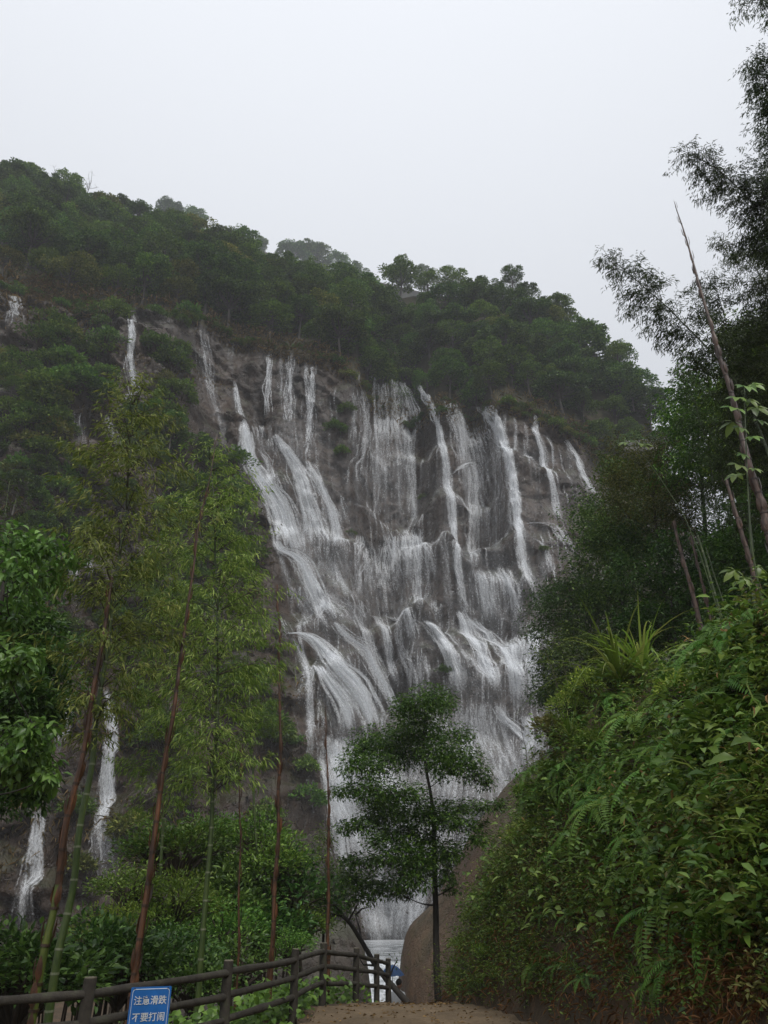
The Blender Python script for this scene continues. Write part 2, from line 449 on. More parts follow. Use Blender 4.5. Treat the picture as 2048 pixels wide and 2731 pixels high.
HY = HY + amp * (2.2 * fbm(np.broadcast_to(XG, HY.shape) / 11, HZ / 11, 71, 3) + 0.8 * fbm(np.broadcast_to(XG, HY.shape) / 2.5, HZ / 2.5, 72, 3))
back = np.stack([RY + 30, RY + 80]); backz = np.stack([RZ - 12, np.full(len(XG), -9.0)])
HYa = np.vstack([HY, back]); HZa = np.vstack([HZ, backz]); HXa = np.broadcast_to(XG, HYa.shape)
def soil_material():
    m, t, b, out = mat('hill_soil')
    g = t.nodes.new('ShaderNodeNewGeometry')
    n = noise_node(t, .35, 6, .65, g.outputs['Position'])
    r = ramp(t, [(.3, (.028, .030, .014)), (.52, (.05, .046, .022)), (.7, (.085, .06, .035))], n.outputs[0])
    t.links.new(r.outputs[0], b.inputs['Base Color']); b.inputs['Roughness'].default_value = .95
    n2 = noise_node(t, 3.0, 6, .7, g.outputs['Position']); bump(t, n2.outputs[0], .8, .3, b)
    return m
M_hill = soil_material()
tag(link('hill', mesh_np('hill', np.stack([HXa, HYa, HZa], -1).reshape(-1, 3), grid_faces(NH + 2, len(XG)), True), M_hill), kind='structure')
def hill_at(x, s):
    i = np.clip(((np.asarray(x) - XG[0]) / 0.42).astype(int), 0, len(XG) - 1); j = np.clip((np.asarray(s) * (NH - 1)).astype(int), 0, NH - 1)
    return np.stack([XG[i], HY[j, i], HZ[j, i]], -1)

# ------------------------------------------------------------------ falling water
def water_material():
    m, t, b, out = mat('white_water')
    t.nodes.remove(b)
    u1 = t.nodes.new('ShaderNodeUVMap'); u1.uv_map = 'UVMap'
    u2 = t.nodes.new('ShaderNodeUVMap'); u2.uv_map = 'flow'
    s2 = t.nodes.new('ShaderNodeSeparateXYZ'); t.links.new(u2.outputs[0], s2.inputs[0])
    n1 = noise_node(t, 1.0, 3, .6, mapping(t, u1.outputs[0], (2.3, .62, 1)), .35)
    n2 = noise_node(t, 1.0, 2, .6, mapping(t, u1.outputs[0], (6.0, 3.6, 1)))
    def mth(op, a, c):
        q = t.nodes.new('ShaderNodeMath'); q.operation = op
        for k, val in enumerate((a, c)):
            if hasattr(val, 'links'): t.links.new(val, q.inputs[k])
            else: q.inputs[k].default_value = val
        return q.outputs[0]
    a = mth('ADD', mth('MULTIPLY', n1.outputs[0], .48), mth('MULTIPLY', n2.outputs[0], .52))
    # threshold falls as the flow thickens
    th = mth('SUBTRACT', .612, mth('MULTIPLY', s2.outputs[0], .27))
    a = mth('MULTIPLY', mth('SUBTRACT', a, th), 4.6)
    cl = t.nodes.new('ShaderNodeClamp'); t.links.new(a, cl.inputs[0])
    edge = mth('SUBTRACT', 1.0, mth('POWER', mth('ABSOLUTE', mth('MULTIPLY', mth('SUBTRACT', s2.outputs[1], .5), 2.0), 0.0), 1.2))
    soft = mth('MULTIPLY', s2.outputs[0], .16)
    alpha = mth('MULTIPLY', mth('MAXIMUM', mth('MULTIPLY', cl.outputs[0], .95), soft), edge)
    d = t.nodes.new('ShaderNodeBsdfDiffuse'); d.inputs[0].default_value = (.93, .95, .97, 1)
    tl = t.nodes.new('ShaderNodeBsdfTranslucent'); tl.inputs[0].default_value = (.93, .95, .97, 1)
    mx = t.nodes.new('ShaderNodeMixShader'); mx.inputs[0].default_value = .4
    t.links.new(d.outputs[0], mx.inputs[1]); t.links.new(tl.outputs[0], mx.inputs[2])
    tp = t.nodes.new('ShaderNodeBsdfTransparent')
    m2 = t.nodes.new('ShaderNodeMixShader')
    t.links.new(alpha, m2.inputs[0]); t.links.new(tp.outputs[0], m2.inputs[1]); t.links.new(mx.outputs[0], m2.inputs[2])
    t.links.new(m2.outputs[0], out.inputs[0])
    return m
M_water = water_material()

class Water:
    def __init__(s): s.V = []; s.F = []; s.U = []; s.W = []; s.n = 0
    def curtain(s, rows, n=None, wid=(.3, .9), sway=.38, core=False):
        """rows of (u_left, v_left, u_right, v_right, density), from the lip down; strands hang between the two edges"""
        rows = np.array(rows, float)
        Lp = cast(rows[:, 0], rows[:, 1]); Rp = cast(rows[:, 2], rows[:, 3])
        wm = np.linalg.norm(Lp[:, [0, 2]] - Rp[:, [0, 2]], axis=1).mean()
        if n is None: n = int(max(3, wm * 4.2))
        dens = rows[:, 4]
        for q in range(n):
            f = (q + R.uniform(-.6, 1.6)) / n if not core else float(np.clip(R.normal(.5, .27), -.25, 1.25))
            C = Lp * (1 - f) + Rp * f
            seg = np.linalg.norm(np.diff(C[:, [0, 2]], axis=0), axis=1); arc = np.concatenate([[0], np.cumsum(seg)])
            a0 = R.uniform(-.06, .08) * arc[-1]; a1 = arc[-1] * (1 + R.uniform(-.10, .04))
            if R.random() < .35: a1 = arc[-1] * R.uniform(.45, .95)
            if R.random() < .35: a0 = arc[-1] * R.uniform(.02, .45)
            m = max(4, int((a1 - a0) / .55)); S = np.linspace(a0, a1, m)
            x = np.interp(S, arc, C[:, 0]); z = np.interp(S, arc, C[:, 2])
            # round the corners of the hand-laid line
            for _ in range(3):
                if m > 6:
                    x[1:-1] = (x[:-2] + 2 * x[1:-1] + x[2:]) / 4; z[1:-1] = (z[:-2] + 2 * z[1:-1] + z[2:]) / 4
            ph = R.uniform(0, 99)
            x = x + sway * 2.0 * vnoise(S / 4.1 + ph, S * 0 + q, 3) * sstep(0, 4, S - a0) + .22 * vnoise(S / 1.1 + ph, S * 0 + q, 4)
            y = surfY(x, z) - R.uniform(.12, .5)
            for k in range(1, m):                       # water falls free until the rock pushes it out again
                y[k] = min(y[k], y[k - 1] + .12)
            de = np.interp(S, arc, dens) * R.uniform(.75, 1.15)
            de = de * sstep(0, 1.2, S - a0) ** .5 * sstep(0, 2.5, a1 - S) ** .7
            w = R.uniform(*wid) * (.7 + .3 * sstep(0, 3, S - a0)) * .5
            ang = R.uniform(-.5, .5)
            Lf = np.stack([x - w * math.cos(ang), y - w * math.sin(ang), z], -1); Rt = np.stack([x + w * math.cos(ang), y + w * math.sin(ang), z], -1)
            s.V.append(np.stack([Lf, Rt], 1).reshape(-1, 3))
            i = s.n + np.arange(m) * 2
            s.F.append(np.stack([i[:-1], i[:-1] + 1, i[1:] + 1, i[1:]], -1))
            off = R.uniform(0, 200)
            s.U.append(np.stack([np.stack([off - w, S + ph], -1), np.stack([off + w, S + ph], -1)], 1).reshape(-1, 2))
            s.W.append(np.stack([np.stack([de, 0 * de], -1), np.stack([de, 0 * de + 1], -1)], 1).reshape(-1, 2))
            s.n += 2 * m
        return s
    def stream(s, pts, d=.8, **k):
        """pts of (u, v, half width in pixels)"""
        return s.curtain([(u - w, v, u + w, v, d * (dd[0] if dd else 1)) for u, v, w, *dd in pts], core=True, **k)
    def build(s, name, label, group=None):
        o = link(name, mesh_np(name, np.concatenate(s.V), np.concatenate(s.F), True, np.concatenate(s.U), np.concatenate(s.W)), M_water)
        return tag(o, label, 'waterfall', group)

W = Water()
# upper left: free threads on to the sloping shelf
W.stream([(717, 944, 5), (716, 1000, 7), (712, 1060, 9), (711, 1120, 11)], .8, n=18, wid=(.15, .4))
W.stream([(749, 946, 5), (751, 1010, 7), (750, 1110, 9)], .5, n=8, wid=(.15, .4))
W.stream([(778, 940, 10), (776, 1000, 11), (773, 1060, 13), (770, 1135, 15)], .66, n=22, wid=(.15, .4))
W.stream([(815, 968, 5), (819, 1030, 7), (823, 1100, 8), (824, 1165, 9)], .66, n=14, wid=(.15, .4))
W.stream([(836, 978, 7), (833, 1040, 9), (828, 1110, 11), (825, 1170, 12), (823, 1235, 16)], .72, n=22, wid=(.15, .4))
W.curtain([(690, 1135, 845, 1175, .35), (700, 1190, 830, 1240, .32), (720, 1260, 850, 1290, .3)], n=40)
# the long bright slide along the buttress
W.stream([(657, 1128, 10), (663, 1170, 12), (668, 1215, 15), (684, 1262, 20), (712, 1305, 24), (740, 1345, 26), (757, 1390, 26), (768, 1440, 28), (784, 1490, 34)], .95, n=52)
W.stream([(690, 1195, 10), (715, 1230, 12), (728, 1270, 13), (735, 1310, 16), (765, 1350, 18), (790, 1420, 18), (806, 1480, 18)], .62, n=20)
W.stream([(736, 1165, 8), (753, 1192, 8), (775, 1224, 12), (790, 1250, 18), (803, 1286, 20), (814, 1322, 20), (828, 1366, 20), (842, 1414, 24), (850, 1465, 28)], .82, n=36)
W.stream([(820, 1236, 14), (843, 1277, 12), (864, 1322, 11), (882, 1358, 11), (896, 1412, 14), (903, 1470, 20)], .8, n=24)
W.stream([(730, 1168, 10), (722, 1178, 7), (726, 1215, 10)], .7, n=8)
W.curtain([(760, 1320, 905, 1340, .3), (770, 1400, 915, 1420, .36), (780, 1470, 925, 1490, .4), (800, 1560, 940, 1570, .3)], n=60)
W.stream([(908, 1314, 4), (919, 1367, 5), (933, 1414, 7)], .6, n=6)
W.stream([(914, 1343, 4), (944, 1352, 5), (968, 1380, 8), (992, 1400, 10), (1002, 1412, 10)], .5, n=9)
# centre: dome, curtain, ledge, long veil
W.stream([(958, 990, 3), (957, 1036, 4)], .7, n=4)
W.stream([(944, 1044, 6), (943, 1110, 9), (945, 1190, 12), (950, 1240, 10)], .42, n=10)
W.stream([(963, 1042, 8), (972, 1096, 8), (977, 1150, 8), (972, 1210, 10), (960, 1228, 16), (958, 1260, 18), (960, 1330, 22)], .6, n=18)
W.curtain([(992, 1003, 1082, 1020, .75), (992, 1050, 1090, 1060, .5), (995, 1096, 1100, 1105, .6), (996, 1122, 1090, 1122, .95), (998, 1180, 1100, 1180, .5), (1000, 1290, 1105, 1290, .36), (1000, 1398, 1110, 1398, .3)], n=70)
W.stream([(1004, 1120, 8), (1006, 1180, 8), (1006, 1280, 9), (1006, 1400, 10)], .5, n=12)
W.stream([(1078, 1118, 10), (1093, 1160, 11), (1101, 1230, 11), (1104, 1300, 10), (1106, 1400, 10)], .62, n=16)
W.stream([(1062, 1022, 12), (1085, 1050, 14), (1105, 1100, 13), (1108, 1180, 10)], .72, n=16)
W.curtain([(945, 1225, 1000, 1230, .3), (945, 1300, 1000, 1300, .22), (960, 1390, 1000, 1400, .2)], n=20)
W.stream([(1108, 1026, 5), (1123, 1046, 6), (1143, 1078, 7), (1160, 1116, 7), (1173, 1160, 7), (1184, 1217, 7), (1191, 1260, 7), (1206, 1340, 8), (1210, 1420, 7), (1216, 1490, 7), (1228, 1570, 8), (1236, 1640, 10)], .72, n=22)
# right of centre: broad curtain with a bright right-hand rib
W.curtain([(1184, 1072, 1326, 1088, .85), (1192, 1108, 1330, 1125, .75), (1210, 1160, 1345, 1180, .5), (1225, 1230, 1358, 1240, .4), (1240, 1320, 1378, 1330, .28), (1250, 1400, 1386, 1420, .22)], n=90)
W.stream([(1290, 1088, 18), (1318, 1128, 16), (1338, 1175, 14), (1355, 1235, 12), (1370, 1310, 11), (1380, 1400, 10), (1388, 1450, 9), (1397, 1512, 12), (1420, 1570, 18)], .85, n=40)
W.stream([(1215, 1080, 12), (1228, 1130, 14), (1236, 1180, 14), (1240, 1250, 12)], .72, n=16)
W.stream([(1206, 1266, 4), (1230, 1258, 8), (1250, 1268, 10), (1258, 1310, 11), (1262, 1390, 12), (1266, 1490, 14), (1268, 1520, 16)], .7, n=18)
W.stream([(1193, 1262, 4), (1196, 1330, 5), (1204, 1400, 6)], .42, n=6)
W.stream([(1345, 1104, 2), (1346, 1190, 4)], .5, n=4)
W.stream([(1370, 1112, 5), (1376, 1150, 5), (1382, 1210, 6)], .55, n=6)
W.stream([(1396, 1124, 4), (1406, 1190, 5), (1409, 1256, 6)], .45, n=5)
W.stream([(1426, 1110, 3), (1427, 1156, 8), (1448, 1212, 9), (1462, 1267, 8), (1478, 1330, 9), (1492, 1398, 10)], .78, n=20)
W.stream([(1450, 1150, 5), (1472, 1196, 6), (1478, 1250, 7)], .55, n=8)
W.stream([(1499, 1168, 4), (1518, 1192, 7), (1537, 1220, 8), (1549, 1256, 8), (1573, 1297, 7), (1594, 1336, 8)], .72, n=15)
# middle tier
W.curtain([(950, 1424, 1120, 1412, .9), (945, 1450, 1132, 1450, .72), (940, 1500, 1146, 1500, .5), (950, 1560, 1158, 1560, .3), (960, 1640, 1160, 1640, .16)], n=95)
W.stream([(1030, 1414, 12), (1048, 1470, 12), (1056, 1550, 12)], .6, n=14)
W.stream([(1070, 1412, 14), (1086, 1470, 12), (1092, 1560, 10)], .65, n=14)
W.stream([(1100, 1414, 12), (1112, 1450, 10), (1116, 1530, 6), (1120, 1640, 6)], .72, n=14)
W.stream([(1112, 1416, 8), (1130, 1455, 8), (1146, 1500, 8), (1158, 1550, 9)], .75, n=12)
W.stream([(990, 1503, 4), (970, 1503, 4), (960, 1525, 4), (958, 1600, 6)], .6, n=6)
W.stream([(1150, 1442, 4), (1178, 1455, 7), (1186, 1500, 10), (1190, 1580, 12), (1194, 1640, 12)], .4, n=10)
W.stream([(885, 1500, 12), (905, 1550, 14), (935, 1590, 12), (955, 1625, 10)], .5, n=14)
W.curtain([(860, 1480, 950, 1490, .3), (880, 1560, 955, 1560, .35), (900, 1620, 960, 1625, .3)], n=26)
W.curtain([(1262, 1518, 1368, 1504, .75), (1266, 1560, 1378, 1550, .62), (1272, 1610, 1386, 1600, .5), (1280, 1665, 1396, 1680, .3)], n=52)
W.stream([(1275, 1520, 10), (1292, 1570, 14), (1303, 1620, 12), (1306, 1665, 12)], .72, n=18)
W.stream([(1330, 1510, 8), (1352, 1552, 7), (1370, 1592, 7), (1388, 1655, 8)], .8, n=13)
W.stream([(1240, 1490, 5), (1258, 1505, 6), (1270, 1520, 8)], .6, n=6)
W.stream([(1398, 1510, 10), (1412, 1550, 12), (1424, 1580, 14)], .5, n=12)
W.stream([(1388, 1402, 4), (1430, 1400, 6), (1480, 1404, 12), (1500, 1440, 16), (1530, 1480, 14)], .62, n=14)
W.stream([(1418, 1438, 4), (1445, 1448, 5), (1464, 1480, 5), (1474, 1540, 7)], .6, n=8)
W.stream([(1430, 1500, 6), (1450, 1530, 8), (1460, 1560, 8)], .4, n=6)
# long lower slide on the left
W.stream([(738, 1445, 8), (750, 1478, 10), (785, 1497, 16), (815, 1525, 20), (838, 1568, 24), (858, 1616, 26), (872, 1650, 30)], .9, n=44)
W.stream([(742, 1470, 4), (752, 1500, 8), (762, 1540, 12), (772, 1600, 18)], .4, n=12)
W.curtain([(760, 1540, 870, 1560, .3), (800, 1620, 940, 1630, .45), (830, 1680, 980, 1670, .55), (850, 1700, 990, 1700, .5)], n=60)
W.stream([(768, 1692, 12), (815, 1700, 20), (852, 1720, 22), (885, 1752, 24), (912, 1790, 26), (938, 1825, 26), (966, 1874, 24), (990, 1920, 24), (1006, 1970, 24)], .95, n=54)
W.stream([(850, 1775, 14), (868, 1805, 16), (892, 1838, 20), (918, 1880, 22), (934, 1920, 20), (938, 1970, 20)], .92, n=40)
W.stream([(775, 1700, 8), (800, 1740, 9), (822, 1790, 10), (832, 1840, 8), (824, 1875, 6), (832, 1940, 7), (834, 2030, 10)], .55, n=14)
W.stream([(890, 1660, 16), (915, 1700, 16), (950, 1735, 16), (978, 1765, 14), (992, 1805, 12), (1015, 1850, 12), (1040, 1895, 12), (1062, 1920, 12)], .75, n=32)
W.stream([(947, 1634, 10), (965, 1680, 12), (978, 1718, 12), (990, 1760, 12), (1020, 1810, 14), (1036, 1862, 14)], .62, n=24)
W.stream([(985, 1644, 12), (1010, 1662, 12), (1030, 1690, 11), (1036, 1735, 11), (1046, 1790, 12), (1062, 1846, 12)], .66, n=24)
W.stream([(1040, 1640, 20), (1080, 1642, 18), (1100, 1676, 14), (1112, 1714, 12)], .75, n=22)
W.stream([(1070, 1650, 10), (1062, 1690, 12), (1078, 1760, 8), (1098, 1792, 8), (1106, 1850, 10)], .6, n=14)
W.curtain([(1110, 1738, 1142, 1746, .75), (1116, 1790, 1150, 1795, .62), (1118, 1850, 1152, 1850, .4)], n=18)
W.curtain([(1128, 1625, 1216, 1628, .5), (1134, 1650, 1214, 1660, .35), (1150, 1680, 1212, 1690, .2)], n=26)
W.stream([(1128, 1655, 12), (1164, 1690, 14), (1192, 1736, 16), (1212, 1795, 16), (1222, 1860, 18)], .85, n=34)
W.stream([(1100, 1648, 4), (1130, 1672, 4), (1150, 1710, 5), (1162, 1736, 5)], .5, n=6)
W.stream([(1222, 1630, 10), (1240, 1660, 16), (1258, 1700, 18), (1284, 1745, 18), (1308, 1795, 18), (1324, 1860, 18)], .86, n=40)
W.stream([(1250, 1650, 8), (1275, 1680, 12), (1300, 1690, 14), (1330, 1722, 12), (1358, 1762, 12), (1376, 1830, 14), (1380, 1880, 16)], .85, n=34)
W.curtain([(1180, 1720, 1290, 1720, .4), (1200, 1790, 1310, 1800, .4), (1215, 1860, 1340, 1860, .36)], n=44)
W.curtain([(1352, 1690, 1432, 1684, .95), (1356, 1730, 1436, 1730, .8), (1362, 1800, 1440, 1800, .7), (1366, 1900, 1446, 1900, .55)], n=64)
W.curtain([(1360, 1652, 1430, 1660, .4), (1350, 1690, 1436, 1690, .7)], n=24)
W.curtain([(1432, 1760, 1500, 1750, .5), (1440, 1830, 1510, 1830, .3), (1450, 1900, 1520, 1900, .2)], n=26)
# foot of the falls
W.curtain([(1208, 1880, 1342, 1870, .62), (1204, 1930, 1350, 1930, .55), (1212, 2010, 1366, 2000, .46), (1236, 2090, 1400, 2080, .3), (1240, 2180, 1380, 2160, .2)], n=84)
W.stream([(1320, 1880, 14), (1350, 1925, 16), (1392, 1958, 16), (1430, 1990, 16), (1470, 2020, 16)], .75, n=26)
W.stream([(1400, 1905, 24), (1420, 1940, 26), (1416, 1990, 24), (1400, 2040, 26)], .85, n=34)
W.curtain([(1340, 1960, 1440, 1990, .4), (1330, 2060, 1440, 2060, .34), (1320, 2160, 1420, 2150, .22)], n=40)
W.curtain([(868, 1960, 1010, 1960, .7), (872, 2040, 1040, 2040, .62), (880, 2110, 1070, 2110, .55), (886, 2180, 1090, 2180, .52), (900, 2260, 1110, 2260, .5), (925, 2340, 1140, 2330, .4)], n=150)
W.stream([(900, 1970, 14), (898, 2030, 14), (915, 2090, 18), (905, 2150, 22), (925, 2190, 26), (930, 2250, 30)], .9, n=36)
W.stream([(850, 2010, 8), (866, 2070, 10), (878, 2130, 12), (890, 2190, 14), (905, 2260, 14), (930, 2330, 16)], .6, n=20)
W.curtain([(1000, 1900, 1200, 1900, .22), (1020, 2000, 1210, 2000, .3), (1050, 2100, 1230, 2100, .36), (1080, 2220, 1200, 2220, .3), (1090, 2320, 1160, 2320, .3)], n=110)
W.curtain([(925, 2320, 1150, 2310, .42), (950, 2400, 1140, 2390, .36), (975, 2460, 1120, 2450, .34), (990, 2512, 1105, 2506, .5)], n=110, wid=(.6, 1.4))
W.curtain([(935, 2340, 1145, 2330, .5), (960, 2420, 1135, 2410, .5), (980, 2480, 1115, 2475, .55), (992, 2535, 1105, 2530, .7)], n=90, wid=(.5, 1.3))
W.curtain([(985, 2478, 1112, 2474, .8), (995, 2545, 1105, 2540, .95)], n=60, wid=(.5, 1.2))
# thin spray hanging in front of the whole face
W.curtain([(700, 1000, 1480, 1150, .10), (740, 1300, 1480, 1300, .16), (780, 1550, 1460, 1560, .2), (850, 1800, 1480, 1800, .2), (900, 2100, 1400, 2100, .22), (980, 2400, 1130, 2380, .2)], n=90, wid=(1.5, 3.5))
def rivulets(s, n, dens, wid):
    """threads that find their own way down the rock, drifting where the face falls away"""
    lo = ([880, 1000, 1130, 1250, 1450, 1600, 1800, 2000, 2200, 2400], [700, 690, 660, 680, 745, 750, 800, 860, 900, 960])
    hi = ([1000, 1100, 1200, 1330, 1450, 1560, 1700, 1900, 2100, 2400], [1300, 1400, 1540, 1600, 1550, 1480, 1470, 1480, 1400, 1130])
    for q in range(n):
        v = R.uniform(1010, 2250); a_, b_ = np.interp(v, *lo), np.interp(v, *hi); u = R.uniform(a_, b_)
        if v < np.interp(u, [p[0] for p in lip_px], [p[1] for p in lip_px]) + 12: continue
        if 850 < u < 935 and 1080 < v < 1330: continue
        p = cast(np.array([u]), np.array([v]))[0]; x, z = p[0], p[2]; m = int(R.uniform(6, 40)); ph = R.uniform(0, 99)
        X = [x]; Z = [z]
        for k in range(m):
            fx = (surfY(x + .5, z) - surfY(x - .5, z)); fz = max(.05, float(surfY(x, z + .7) - surfY(x, z - .7)) / 1.4)
            dx = float(np.clip(fx * fz / (1 + fx * fx + fz * fz) * 1.5, -.8, .8)) + .16 * float(vnoise(k / 3 + ph, q * 1.0, 5))
            l = math.hypot(dx, 1); x += .5 * dx / l; z -= .5 / l; X.append(x); Z.append(z)
            if z < -2: break
        x = np.array(X); z = np.array(Z); m = len(x)
        if m < 5: continue
        y = surfY(x, z) - R.uniform(.1, .3)
        for k in range(1, m): y[k] = min(y[k], y[k - 1] + .12)
        S = np.arange(m) * .5; de = dens * R.uniform(.5, 1.2) * sstep(0, .8, S) * sstep(0, 2.0, S[-1] - S) ** .7 + 0 * S; w = R.uniform(*wid) * .5
        s.V.append(np.stack([np.stack([x - w, y, z], -1), np.stack([x + w, y, z], -1)], 1).reshape(-1, 3)); i = s.n + np.arange(m) * 2
        s.F.append(np.stack([i[:-1], i[:-1] + 1, i[1:] + 1, i[1:]], -1)); off = R.uniform(0, 200)
        s.U.append(np.stack([np.stack([off - w + 0 * S, S + ph], -1), np.stack([off + w + 0 * S, S + ph], -1)], 1).reshape(-1, 2))
        s.W.append(np.stack([np.stack([de, 0 * de], -1), np.stack([de, 0 * de + 1], -1)], 1).reshape(-1, 2)); s.n += 2 * m
def spills(s, n):
    """water breaking white over the nose of each step and thinning as it falls"""
    for li, (zl, win, pts, (xa, xb)) in enumerate(SPILL):
        if pts[0][0] < 300: continue
        for q in range(int(n * (xb - xa) / 10)):
            cx = R.uniform(xa, xb); hw = abs(R.normal(0, .5)) + .2
            k = int((cx - XG[0]) / .42)
            if win[k] < .25 or vnoise(cx / 2.2, li * 3.1, 9) < -.08: continue
            z0 = zl[k] + R.uniform(-.6, 1.0); u, v = pix(np.array([cx, float(surfY(cx, z0)), z0]))
            if blocked_l(u, v) or u > np.interp(v, [1000, 1200, 1330, 1450, 1560, 1700, 1900, 2100], [1330, 1540, 1600, 1560, 1480, 1450, 1450, 1400]): continue
            x, z = cx, z0; X = [x]; Z = [z]; m = int(R.uniform(7, 26)); ph = R.uniform(0, 99)
            for j in range(m):
                fx = float(surfY(x + .5, z) - surfY(x - .5, z)); fz = max(.05, float(surfY(x, z + .7) - surfY(x, z - .7)) / 1.4)
                dx = float(np.clip(fx * fz / (1 + fx * fx + fz * fz) * 1.3, -.6, .6)) + .12 * float(vnoise(j / 3 + ph, q * 1.0, 5))
                l = math.hypot(dx, 1); x += .4 * dx / l; z -= .4 / l; X.append(x); Z.append(z)
            x = np.array(X); z = np.array(Z); m = len(x); y = surfY(x, z) - R.uniform(.15, .45)
            for j in range(1, m): y[j] = min(y[j], y[j - 1] + .10)
            S = np.arange(m) * .4; de = np.interp(S / S[-1], [0, .08, .3, 1], [.3, 1.0, .62, .1]) * R.uniform(.6, 1.05); w = R.uniform(.2, .7) * .5 * (.7 + .5 * S / S[-1])
            s.V.append(np.stack([np.stack([x - w, y, z], -1), np.stack([x + w, y, z], -1)], 1).reshape(-1, 3)); i = s.n + np.arange(m) * 2
            s.F.append(np.stack([i[:-1], i[:-1] + 1, i[1:] + 1, i[1:]], -1)); off = R.uniform(0, 200)
            s.U.append(np.stack([np.stack([off - w, S + ph], -1), np.stack([off + w, S + ph], -1)], 1).reshape(-1, 2))
            s.W.append(np.stack([np.stack([de, 0 * de], -1), np.stack([de, 0 * de + 1], -1)], 1).reshape(-1, 2)); s.n += 2 * m
def blocked_l(u, v): return u < np.interp(v, [850, 1100, 1250, 1450, 1600, 1800, 2000, 2200, 2450], [600, 640, 670, 740, 740, 780, 850, 890, 970])
spills(W, 22)
rivulets(W, 420, .6, (.2, .6))
rivulets(W, 90, .3, (.9, 2.2))
W.build('waterfall', 'broad white main waterfall spreading over many ledges of the cliff')

def fall(label, streams):
    w = Water()
    for pts, d, n in streams:
        k = len(pts) - 1
        w.stream([(a, b, c, (dd[0] if dd else 1) * np.interp(i / k, [0, .12, .55, 1], [.6, 1, .85, .35])) for i, (a, b, c, *dd) in enumerate(pts)], min(1, d), n=int(n * 1.1), wid=(.2, .55), sway=.3)
    return w.build('waterfall', label, 'thin waterfalls left of the main one')
fall('narrow white fall at the far left edge beneath the woods', [([(52, 772, 6), (45, 800, 9), (40, 850, 14), (24, 900, 12)], .85, 16)])
fall('tall thin fall dropping behind the tallest leafy bamboo', [([(358, 838, 4), (356, 900, 7), (350, 950, 10), (354, 990, 14), (350, 1060, 18), (345, 1120, 16)], .85, 26), ([(285, 1108, 8), (300, 1150, 12), (318, 1200, 12), (326, 1262, 10)], .85, 16)])
fall('short fall over a dark rock face left of the tallest bamboo', [([(219, 1100, 8), (216, 1140, 14), (206, 1200, 14)], .85, 16)])
fall('faint grey veil of water at the upper left of the main falls', [([(540, 880, 16), (545, 940, 20), (552, 1000, 18), (570, 1070, 12), (590, 1130, 14), (600, 1200, 12)], .5, 26), ([(626, 890, 8), (620, 930, 8), (608, 985, 8)], .5, 8), ([(640, 1210, 12), (645, 1300, 10), (640, 1350, 10)], .6, 10)])
fall('single bright thread falling to a pointed splash beside the main falls', [([(625, 1018, 3), (630, 1060, 5), (636, 1100, 12), (648, 1130, 18)], .95, 16)])
fall('split fall half hidden behind the bamboo on the left', [([(158, 1455, 10), (190, 1500, 12), (206, 1540, 10), (200, 1600, 8)], .75, 14), ([(235, 1490, 10), (258, 1540, 12), (250, 1580, 8)], .85, 14), ([(285, 1525, 6), (305, 1560, 8)], .8, 8)])
fall('thin broken trickle left of the leaning brown bamboo', [([(186, 1815, 5), (192, 1870, 8), (184, 1930, 8), (165, 1975, 14), (148, 2040, 10)], .7, 14)])
fall('slender white fall widening into mist between the bamboo stems', [([(284, 1836, 6), (300, 1880, 10), (309, 1925, 9), (302, 2000, 9), (293, 2050, 10), (285, 2140, 20), (284, 2230, 30), (288, 2310, 36), (292, 2390, 44, .5)], .85, 64)])
fall('lowest left fall beside the orange rock at the left edge', [([(118, 2155, 14), (108, 2210, 18), (100, 2260, 18), (96, 2340, 22), (84, 2430, 28), (72, 2500, 30)], .8, 40)])

# ------------------------------------------------------------------ ground: path, gorge on the left, steep bank on the right
FENCE = [(-4.9, 6.9), (-2.78, 8.5), (-1.92, 11.0), (-1.37, 13.7), (-1.09, 16.0), (-.56, 18.0), (-.16, 19.6), (.10, 21.0)]
FX = np.array([p[0] for p in FENCE]); FY = np.array([p[1] for p in FENCE])
def z_path(y): return np.interp(y, [-40, 0, 13, 16, 18, 21, 22.4, 25, 28, 36, 60, 100, 200], [0, 0, 0, 0, -.18, -.5, -.8, -2.0, -2.4, -4.2, -4.5, -5.5, -6])
def x_left(y): return np.interp(y, np.concatenate([[-40, 3], FY, [24, 30]]), np.concatenate([[-5, -5], FX, [0.2, -0.4]]))
def x_bank(y): return np.interp(y, [-40, 0, 5, 10, 13.6, 17, 21, 24, 30, 60], [2.2, 2.0, 2.2, 2.5, 2.35, 1.6, 1.35, 2.2, 3.6, 4.6])
def G(x, y):
    x = np.asarray(x, float); y = np.asarray(y, float)
    zp = z_path(y)
    s = x_left(y) - x                                   # metres left of the fence
    left = zp - .22 * sstep(.1, 1.2, s) - 3.6 * sstep(1.4, 9, s) * (1 - sstep(30, 60, y)) + .10 * np.maximum(0, s - 10) * sstep(25, 60, y) * 1.2
    q = np.maximum(0, x - x_bank(y))
    mask = 1 - .95 * sstep(17.5, 29, y)
    rise = np.interp(q, [0, .2, .8, 1.6, 2.6, 3.4, 6, 12, 60], [0, .7, 2.2, 3.8, 5.1, 5.7, 6.6, 8.8, 30])
    right = zp + rise * mask + .10 * q * sstep(28, 60, y) * 2
    z = np.where(s > 0, left, np.where(q > 0, right, zp))
    bumpy = .09 * fbm(x / 1.3, y / 1.3, 91, 3) * np.clip(.3 + q * 2 + np.maximum(s, 0) * 2, 0, 3)
    bulge = sstep(.4, 1.5, q) * (1.0 * fbm(x / 2.0, y / 2.3, 93, 2) - .05)
    return z + bumpy + bulge + .07 * fbm(x / .7, y / .7, 92, 3)
gx = np.concatenate([np.arange(-170, -12, 4.0), np.arange(-12, 14, .16), np.arange(14, 175, 4.0)])
